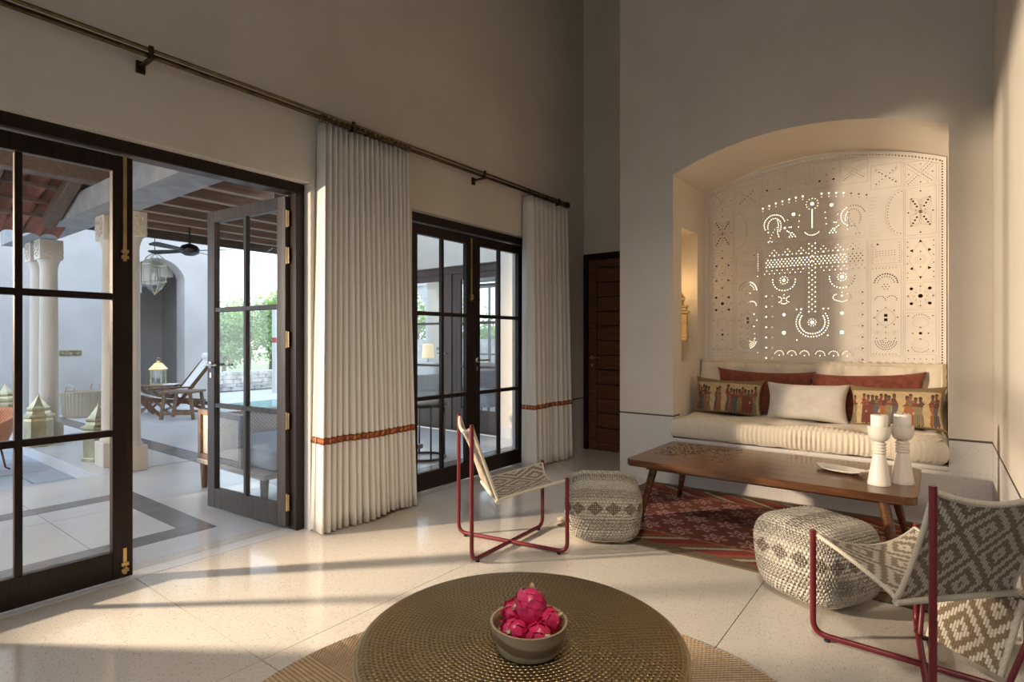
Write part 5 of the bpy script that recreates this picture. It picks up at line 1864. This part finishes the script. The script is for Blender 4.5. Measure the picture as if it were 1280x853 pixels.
for s_ in (-.17, .17):
    MB().bar((-.24, s_, 0), (-.19, s_, .40), .03, .045).build('leg', M['ash'], t)
    MB().bar((.24, s_, 0), (.19, s_, .40), .03, .045).build('leg', M['ash'], t)
    MB().bar((-.22, s_, .09), (.22, s_, .09), .025, .04).build('stretcher', M['ash'], t)
MB().box(-.25, .25, -.21, .21, .40, .435).build('seat', M['ash'], t, bevel=.006)
t = thing('candle_lantern', 'small brass and glass house lantern on the folding table', 'lantern', (fs_p.x, fs_p.y, .47), math.radians(45))
MB().box(-.09, .09, -.09, .09, 0, .02).build('base', M['old_brass'], t)
for sx in (-1, 1):
    for sy in (-1, 1):
        MB().box(sx * .08 - .008, sx * .08 + .008, sy * .08 - .008, sy * .08 + .008, .02, .25).build('post', M['old_brass'], t)
for k in range(4):
    pm = MB().box(-.074, .074, .078, .081, .02, .25); Rk = Matrix.Rotation(k * PI / 2, 4, 'Z'); pm.v = [tuple(Rk @ Vector(q)) for q in pm.v]
    pm.build('pane', M['glass'], t)
MB().lathe([(.15, .25), (.15, .262), (.11, .30), (.06, .36), (.03, .375), (.03, .40), (0, .40)], 4, rot=PI / 4).build('roof', M['brass'], t)
MB().tube([(.03 * math.cos(a), 0, .42 + .03 * math.sin(a)) for a in [2 * PI * k / 12 for k in range(12)]], .005, 6, closed=True).build('ring', M['old_brass'], t)
# magazine on the folding table
o = MB().box(-.09, .09, -.12, .12, 0, .012).build('magazine', M['white_cloth']); o.location = (fs_p.x + .16, fs_p.y + .13, .4702); o.rotation_euler = (0, 0, .8)
tag(o, 'thin white magazine lying on the folding table', 'magazine')

# ceiling fan and glass lantern under the joists
zf = 8.0; dx_, dy_ = ray(237)
t = thing('ceiling_fan', 'black ceiling fan hanging from the veranda joists', 'ceiling fan', (dx_ * zf, dy_ * zf, 0))
hz_ = hgt(312, zf)
MB().tube([(0, 0, hz_ + .05), (0, 0, 2.93)], .014, 8).build('rod', M['black'], t)
MB().lathe([(0, 2.86), (.05, 2.87), (.055, 2.93), (0, 2.93)], 16).build('canopy', M['black'], t, smooth=40)
MB().lathe([(0, hz_ - .09), (.06, hz_ - .085), (.12, hz_ - .05), (.13, hz_), (.10, hz_ + .05), (.03, hz_ + .08), (0, hz_ + .08)], 24).build('motor', M['black'], t, smooth=40)
for k in range(4):
    a = k * PI / 2 + .45
    R_ = Matrix.Rotation(a, 4, 'Z') @ Matrix.Translation((0, 0, hz_ - .02)) @ Matrix.Rotation(.22, 4, 'X')
    pl = MB().prism([(.10, -.03), (.2, -.055), (.62, -.075), (.66, -.04), (.66, .04), (.62, .07), (.2, .05), (.10, .03)], -.004, .004)
    pl.v = [tuple(R_ @ Vector(p)) for p in pl.v]
    pl.build('blade', M['black'], t)
zl = 8.4; dx_, dy_ = ray(193.5)
zt_, zb_ = hgt(318, zl), hgt(369, zl)
t = thing('hanging_lantern', 'clear ribbed glass lantern hanging before the arch', 'lantern', (dx_ * zl, dy_ * zl, zb_))
H_ = zt_ - zb_
pr = [(.02, .03), (.09, .10), (.15, .20), (.155, .30), (.155, H_ - .16), (.12, H_ - .06), (.06, H_ - .01), (.03, H_)]
MB().lathe(pr, 8).build('glass_body', M['glass'], t)
mb = MB()
for k in range(8):
    a = 2 * PI * k / 8
    mb.tube([(r * math.cos(a), r * math.sin(a), z) for (r, z) in pr], .006, 5)
for (r, z) in (pr[2], pr[4]):
    mb.tube([(r * math.cos(2 * PI * k / 16), r * math.sin(2 * PI * k / 16), z) for k in range(16)], .006, 5, closed=True)
mb.build('ribs', M['old_brass'], t)
MB().lathe([(0, -.0), (.012, .01), (.02, .03), (.008, .045), (0, .045)], 10).build('finial', M['brass'], t, smooth=50)
MB().tube([(0, 0, H_ - .01), (0, 0, 2.93 - zb_)], .006, 6).build('chain', M['black'], t)
MB().lathe([(0, .16), (.018, .16), (.018, .32), (0, .33)], 10).build('bulb', M['candle'], t, smooth=50)

# cane-sided daybed just outside the open leaf
t = thing('cane_daybed', 'wooden daybed with a woven cane end behind the open door leaf', 'daybed', (-4.86, 2.12, 0))
for (x, y) in ((.05, .04), (.98, .04), (.05, 1.5), (.98, 1.5)):
    MB().tube([(x, y, .24), (x, y, 0)], [.034, .022], 10).build('leg', M['ash'], t, smooth=50)
MB().box(0, 1.04, 0, 1.55, .205, .245).build('seat_frame', M['white_ash'], t, bevel=.006)
MB().box(.05, .66, .03, .042, .285, .60).build('cane_panel', M['cane'], t)
for (a, b, c_, d_) in ((0, .05, .245, .64), (.66, .70, .245, .64)):
    MB().box(a, b, .01, .06, c_, d_).build('end_post', M['ash'], t, bevel=.004)
for (c_, d_) in ((.245, .285), (.60, .64)):
    MB().box(.05, .66, .01, .06, c_, d_).build('end_rail', M['ash'], t, bevel=.004)
MB().box(.02, .06, .06, 1.5, .245, .60).build('backrest', M['cane'], t, bevel=.004)
MB().box(.08, 1.02, .08, 1.5, .246, .40).build('cushion', M['cushion_grey'], t, bevel=.04, seg=3)
MB().box(.80, 1.0, .30, .36, .40, .60).build('arm_panel', M['ash'], t, bevel=.004)
MB().box(.78, 1.02, .28, .38, .60, .63).build('arm_cap', M['ash'], t, bevel=.004)

# pool, deck, rubble wall, garden
ground = struct(MB().box(-60, -11.0, 1.8, 60, -.30, -.03).build('ground_garden', M['grass']))
dk = struct(MB().box(-13.6, -9.05, 5.34, 16, -.25, -.02).box(-9.05, -6.9, 5.0, 16, -.25, -.02).build('floor_pool_deck', M['deck']))
o = MB().box(-10.95, -9.1, 5.38, 9.2, -.04, -.008).build('swimming_pool', M['water'])
tag(o, 'turquoise swimming pool beyond the veranda', 'pool')
sw = thing('rubble_wall', 'low dry stone wall behind the pool', 'stone wall', (-13.6, 3.5, 0))
MB().box(-.30, -.06, 2.0, 12.0, -.1, .42).build('core', M['mortar'], sw)
rnd = random.Random(21)
def stone_mesh(seed):
    r = random.Random(seed); bm = bmesh.new(); bmesh.ops.create_cube(bm, size=1.0)
    bmesh.ops.bevel(bm, geom=bm.edges[:], offset=.14, segments=1, affect='EDGES')
    for v in bm.verts: v.co += Vector((r.uniform(-.06, .06), r.uniform(-.06, .06), r.uniform(-.06, .06)))
    me = bpy.data.meshes.new('stone'); bm.to_mesh(me); bm.free(); me.materials.append(M['rubble']); return me
SM = [stone_mesh(k) for k in range(5)]
z = 0
for row in range(5):
    hh = rnd.uniform(.085, .11); y = 2.2 + rnd.uniform(0, .2)
    while y < 8.4:
        w = rnd.uniform(.16, .36)
        o = link(bpy.data.objects.new('stone', rnd.choice(SM)), sw)
        o.location = (-.06 + rnd.uniform(-.02, .03), y + w / 2, z + hh / 2); o.scale = (.2, w * .98, hh * 1.05); o.rotation_euler = (0, rnd.uniform(-.05, .05), rnd.uniform(-.06, .06))
        y += w
    z += hh * .97

def tree(name, label, x, y, h, cr, seed, mat, n=2600, trunk=.5, leaf_s=.10):
    r = random.Random(seed)
    t = thing(name, label, 'tree', (x, y, -.03), 0, 'garden trees')
    tips = []
    mb = MB().tube([(0, 0, -.1), (.05, .03, h * .25), (-.05, .06, h * trunk), (0, 0, h * .75)], [h * .03, h * .024, h * .018, h * .007], 8)
    for k in range(9):
        z0 = h * r.uniform(.22, .6); a = r.uniform(0, 2 * PI)
        L = cr * r.uniform(.6, 1.0); e = Vector((math.cos(a) * L, math.sin(a) * L, z0 + h * r.uniform(.1, .3)))
        mb.tube([(0, 0, z0), tuple(Vector((0, 0, z0)).lerp(e, .5) + Vector((0, 0, .1))), tuple(e)], [h * .010, h * .007, h * .003], 6); tips.append(e)
    mb.build('trunk', M['bark'], t, smooth=60)
    cl = tips + [Vector((r.uniform(-.6, .6) * cr, r.uniform(-.6, .6) * cr, h * r.uniform(.35, .98))) for _ in range(12)]
    lf = MB()
    for k in range(n):
        c = r.choice(cl)
        p = c + Vector((r.gauss(0, 1), r.gauss(0, 1), r.gauss(0, .8))) * cr * .26
        d = Vector((r.uniform(-1, 1), r.uniform(-1, 1), r.uniform(-.9, .5))).normalized()
        s_ = d.orthogonal().normalized(); s_ = Matrix.Rotation(r.uniform(0, 6), 3, d) @ s_
        a = leaf_s * r.uniform(.7, 1.4); nrm_ = d.cross(s_)
        lf.add([p, p + d * a * .5 + s_ * a * .28 + nrm_ * a * .08, p + d * a, p + d * a * .5 - s_ * a * .28 + nrm_ * a * .08], [(0, 1, 2, 3)])
    me = bpy.data.meshes.new('foliage'); me.from_pydata([tuple(p) for p in lf.v], [], lf.f)
    place('foliage', me, mat, t)
    return t
def tree_at(px, dist, h, cr, seed, label, mat, name='garden_tree', n=2600, ls=.10):
    dx, dy = ray(px); return tree(name, label, dx * dist, dy * dist, h, cr, seed, mat, n, leaf_s=ls)
tree_at(278, 15.8, 2.25, .80, 1, 'light green leafy tree left of centre behind the pool wall', M['leaf'], n=3200)
tree_at(337, 15.8, 2.4, .80, 2, 'light green leafy tree right of centre behind the pool wall', M['leaf'], n=3200)
tree_at(310, 20.5, 2.6, 1.3, 3, 'darker spreading tree furthest behind the pool wall', M['leaf2'], n=3000, ls=.14)
tree_at(250, 19.0, 2.3, 1.1, 4, 'dark leafy tree behind the pool, half hidden by the wall', M['leaf2'], n=2000, ls=.14)
tree_at(-6, 22, 3.4, 1.4, 5, 'green tree in front of the old brick house', M['leaf'], n=1800, ls=.16)
# banded upright added in place of a reflection
dx_, dy_ = ray(343)
t = thing('reflection_strip', 'pale upright with one red band standing in for a reflection', 'post', (dx_ * 13.2, dy_ * 13.2, -.02))
MB().lathe([(0, 0), (.05, 0), (.05, 1.18), (0, 1.18)], 16).build('lower_strip', M['white_cloth'], t, smooth=40)
MB().lathe([(0, 1.18), (.052, 1.18), (.052, 1.30), (0, 1.30)], 16).build('red_band', M['reflection_red'], t, smooth=40)
MB().lathe([(0, 1.30), (.05, 1.30), (.05, 2.0), (0, 2.0)], 16).build('upper_strip', M['white_cloth'], t, smooth=40)

# ---------------------------------------------------------------- wing across the terrace, seen through door 2
WY = 5.50
X0w, X1w = -7.0, XO
ox0, ox1 = -6.75, -4.36
ww = MB().box(ox1, X1w, WY, WY + .22, 0, 3.6).box(X0w, ox0, WY, WY + .22, 0, 3.6).box(ox0, ox1, WY, WY + .22, 2.20, 3.6)
wing = struct(ww.build('wall_wing', M['plaster']))
MB().box(ox1, X1w, WY - .02, WY, 0, .14).build('plinth', M['marble'], wing)
d4 = struct_empty('door_4', (ox0, WY + .05, 0))
W4 = ox1 - ox0
M4 = wood('brown_wing_door', (.05, .032, .025), (.10, .066, .052), .4, (14, 14, 1))
MB().box(0, .07, 0, .10, 0, 2.2).box(W4 - .07, W4, 0, .10, 0, 2.2).box(.07, W4 - .07, 0, .10, 2.10, 2.2).box(.07, W4 - .07, 0, .10, 0, .02).build('door_frame', M4, d4, bevel=.004, seg=1)
xm, _ = on_y(566, WY + .1); xm -= ox0
MB().box(xm - .10, xm + .02, 0, .06, .02, 2.10).box(xm + .02, xm + .10, .02, .08, .02, 2.10).build('door_post', M4, d4, bevel=.004, seg=1)
def fixed_leaf(a, b, cols):
    mb = MB(); st = .07
    mb.box(a, a + st, .02, .06, .02, 2.10).box(b - st, b, .02, .06, .02, 2.10).box(a + st, b - st, .02, .06, .02, .30).box(a + st, b - st, .02, .06, 2.02, 2.10)
    for k in range(1, cols):
        x = a + (b - a) * k / cols; mb.box(x - .014, x + .014, .025, .055, .30, 2.02)
    for z in (.86, 1.44):
        mb.box(a + st, b - st, .024, .056, z - .015, z + .015)
    lf = mb.build('door_leaf', M4, d4, bevel=.002, seg=1)
    for k in range(cols):
        for (z0, z1) in ((.30, .845), (.875, 1.425), (1.455, 2.02)):
            MB().box(a + (b - a) * k / cols + .02, a + (b - a) * (k + 1) / cols - .02, .037, .043, z0, z1).build('pane', M['glass'], lf)
    return lf
fixed_leaf(xm + .10, W4 - .07, 2)
fixed_leaf(.07, xm - .10, 2)
lh = MB().tube(fillet([(xm - .05, .0, 1.03), (xm - .05, -.06, 1.03), (xm - .19, -.06, 1.03)], .02), .010, 8).build('lever_handle', M['chrome'], d4, smooth=50)
# wing interior
struct(MB().box(X0w - 1.5, X1w, WY + .22, 10.2, -.1, .0).build('floor_wing', M['terrazzo']))
struct(MB().box(X0w - 1.5, X1w, WY + .22, 10.2, 2.9, 3.0).build('ceiling_wing', M['plaster']))
struct(MB().box(X1w - .1, X1w, WY + .22, 10.2, 0, 2.9).build('wall_wing_right', M['plaster']))
# far openings between posts with carved brackets
def bracket_post(label, x, y):
    t = thing('bracket_post', label, 'post', (x, y, 0))
    MB().box(-.11, .11, -.11, .11, 0, 2.25).build('shaft', M['plaster_out'], t, bevel=.01)
    for s_ in (-1, 1):
        MB().prism([(s_ * .11, 2.55), (s_ * .55, 2.55), (s_ * .50, 2.42), (s_ * .38, 2.36), (s_ * .30, 2.20), (s_ * .18, 2.12), (s_ * .11, 1.95)], -.08, .08, 'y').build('bracket', M['plaster_out'], t)
    MB().box(-.14, .14, -.14, .14, 2.25, 2.55).build('capital', M['plaster_out'], t)
bx, _ = on_y(540, 9.8)
bracket_post('plaster post with carved brackets seen through the second glazed door', bx, 9.8)
struct(MB().box(-14.5, X1w, 9.65, 9.95, 2.55, 2.9).build('beam_wing', M['plaster_out']))
bx2, _ = on_y(486, 9.8)
# window with bars at the right
wxa, _ = on_y(585, 9.8); wxb, _ = on_y(626, 9.8)
w4 = struct_empty('window_1', (wxa, 9.8, 0))
Ww = wxb - wxa
mb = MB().box(0, .05, -.03, .03, 0, 2.5).box(Ww - .05, Ww, -.03, .03, 0, 2.5).box(.05, Ww - .05, -.03, .03, 2.4, 2.5).box(.05, Ww - .05, -.03, .03, 0, .06)
for k in (1, 2): mb.box(Ww * k / 3 - .02, Ww * k / 3 + .02, -.025, .025, .06, 2.4)
for z_ in (.9, 1.6): mb.box(.05, Ww - .05, -.02, .02, z_ - .02, z_ + .02)
mb.build('window_frame', M4, w4)
for k in range(3):
    MB().box(Ww * k / 3 + .02, Ww * (k + 1) / 3 - .02, -.003, .003, .06, 2.4).build('pane', M['glass'], w4)
struct(MB().box(wxb, X1w, 9.7, 9.9, 0, 2.9).build('wall_wing_far', M['plaster']))
# low garden wall and trees behind the wing
struct(MB().box(-16, -3, 9.95, 24, -.2, -.02).build('floor_back_garden', M['deck']))
t = thing('garden_wall', 'low pale garden wall behind the wing', 'stone wall', (-8.5, 11.3, 0))
MB().box(-6, 5, -.15, .15, -.05, 1.25).build('wall_core', M['rubble'], t)
for i, (px, ds, hh, cr) in enumerate(((521, 20, 3.4, 1.1), (550, 18.6, 2.6, .9), (592, 18.2, 2.1, .9), (620, 17.4, 1.9, .7))):
    tree_at(px, ds, hh, cr, 30 + i, ['bushy green tree furthest left behind the second glazed door', 'bushy green tree beside the carved bracket post', 'sparse green tree seen through the far barred window', 'small green tree at the right of the far barred window'][i], M['leaf'] if i % 2 else M['leaf2'], n=1500, ls=.12)
# side table on the terrace
p = at(524, 574)
t = thing('side_table', 'round dark side table with a black ring base behind the second door', 'side table', (p.x, p.y + .08, 0))
MB().lathe([(0, .535), (.235, .535), (.245, .545), (.245, .565), (.235, .57), (0, .57)], 40).build('table_top', M['dark_wood'], t, smooth=40)
MB().tube([(.21 * math.cos(2 * PI * k / 32), .21 * math.sin(2 * PI * k / 32), .012) for k in range(32)], .012, 8, closed=True).build('ring_base', M['black'], t, smooth=50)
for k in range(4):
    a = PI / 4 + k * PI / 2 + .3
    MB().tube([(.21 * math.cos(a), .21 * math.sin(a), .012), (.21 * math.cos(a), .21 * math.sin(a), .535)], .009, 8).build('rod', M['black'], t)
# lamp on a console inside the wing
lx, lz = on_y(535, 7.6)
t = thing('console', 'long white console with dark shelf inside the wing', 'console', (lx, 7.6, 0))
MB().box(-1.0, .55, -.2, .2, .60, .66).build('top', M['plaster_out'], t, bevel=.005)
for x in (-.95, .50): MB().box(x - .03, x + .03, -.18, .18, 0, .60).build('leg', M['dark_wood'], t)
MB().box(-.92, .47, -.17, .17, .18, .21).build('shelf', M['dark_wood'], t)
t = thing('table_lamp', 'table lamp with cream drum shade on the console in the wing', 'lamp', (lx, 7.6, .66))
MB().lathe([(0, 0), (.06, 0), (.06, .015), (.02, .03), (.03, .10), (.012, .2), (.012, .26), (0, .26)], 20).build('base', M['old_brass'], t, smooth=40)
MB().lathe([(.12, .22), (.10, .48), (.098, .48), (.118, .22)], 28).build('shade', M['shade'], t, smooth=40)
bx_, _ = on_y(549, 7.6)
d_ = bpy.data.lights.new('lamp_bulb', 'POINT'); d_.energy = 14; d_.color = (1, .78, .5); d_.shadow_soft_size = .05
b_ = bpy.data.objects.new('lamp_bulb', d_); COL.objects.link(b_); b_.parent = t; b_.location = (0, 0, .36)
o = MB().lathe([(0, 0), (.06, 0), (.15, .07), (.165, .10), (.155, .10), (.14, .07), (.05, .012), (0, .012)], 28).build('shallow_bowl', M['teak'], smooth=50)
o.location = (bx_, 7.52, .66); tag(o, 'shallow reddish wooden bowl beside the cream-shaded lamp', 'bowl')
for i, (px, py) in enumerate(((548.5, 436), (548.5, 459))):
    X_, z_ = on_y(px, 8.1)
struct(MB().box(on_y(545, 8.15)[0] - .25, on_y(545, 8.15)[0] + .35, 8.15, 8.35, 0, 2.9).build('wall_pier', M['plaster']))
for i, py in enumerate((436, 459)):
    X_, z_ = on_y(549, 8.15)
    t = thing('socket_plate', ['upper brass socket plate on the wing pier', 'lower brass socket plate on the wing pier'][i], 'socket plate', (X_, 8.15, hgt(py, z_)))
    MB().box(-.07, .07, -.010, 0, -.035, .035).build('plate', M['old_brass'], t, bevel=.003)
    for k in (-.045, -.015, .015, .045): MB().box(k - .006, k + .006, -.018, -.010, -.015, .015).build('switch', M['black'], t)
sx, sz = on_y(520, 6.9)
t = thing('white_sofa', 'low white sofa at the left inside the wing', 'sofa', (sx - .45, 6.9, 0))
MB().box(-.7, .7, -.4, .4, .08, .42).build('seat', M['white_cloth'], t, bevel=.05, seg=3)
MB().box(-.7, .7, .22, .42, .36, .82).build('backrest', M['white_cloth'], t, bevel=.06, seg=3)
MB().box(.5, .72, -.4, .4, .30, .62).build('arm_rest', M['white_cloth'], t, bevel=.05, seg=3)
for s1 in (-.6, .6):
    for s2 in (-.32, .32): MB().box(s1 - .02, s1 + .02, s2 - .02, s2 + .02, 0, .09).build('leg', M['dark_wood'], t)
# dark armchair deeper in the wing
ax_, az_ = on_y(606, 7.0)
t = thing('dark_armchair', 'dark upholstered armchair behind the right-hand wing door', 'armchair', (ax_, 7.0, 0))
MB().box(-.32, .32, -.3, .3, .16, .42).build('seat', M['cushion_grey'], t, bevel=.05, seg=3)
MB().box(-.32, .32, .2, .34, .38, .84).build('backrest', M['teak'], t, bevel=.04, seg=3)
for s1 in (-.27, .27):
    for s2 in (-.24, .24): MB().tube([(s1, s2, .18), (s1 * 1.08, s2 * 1.08, 0)], [.02, .014], 8).build('leg', M['dark_wood'], t)
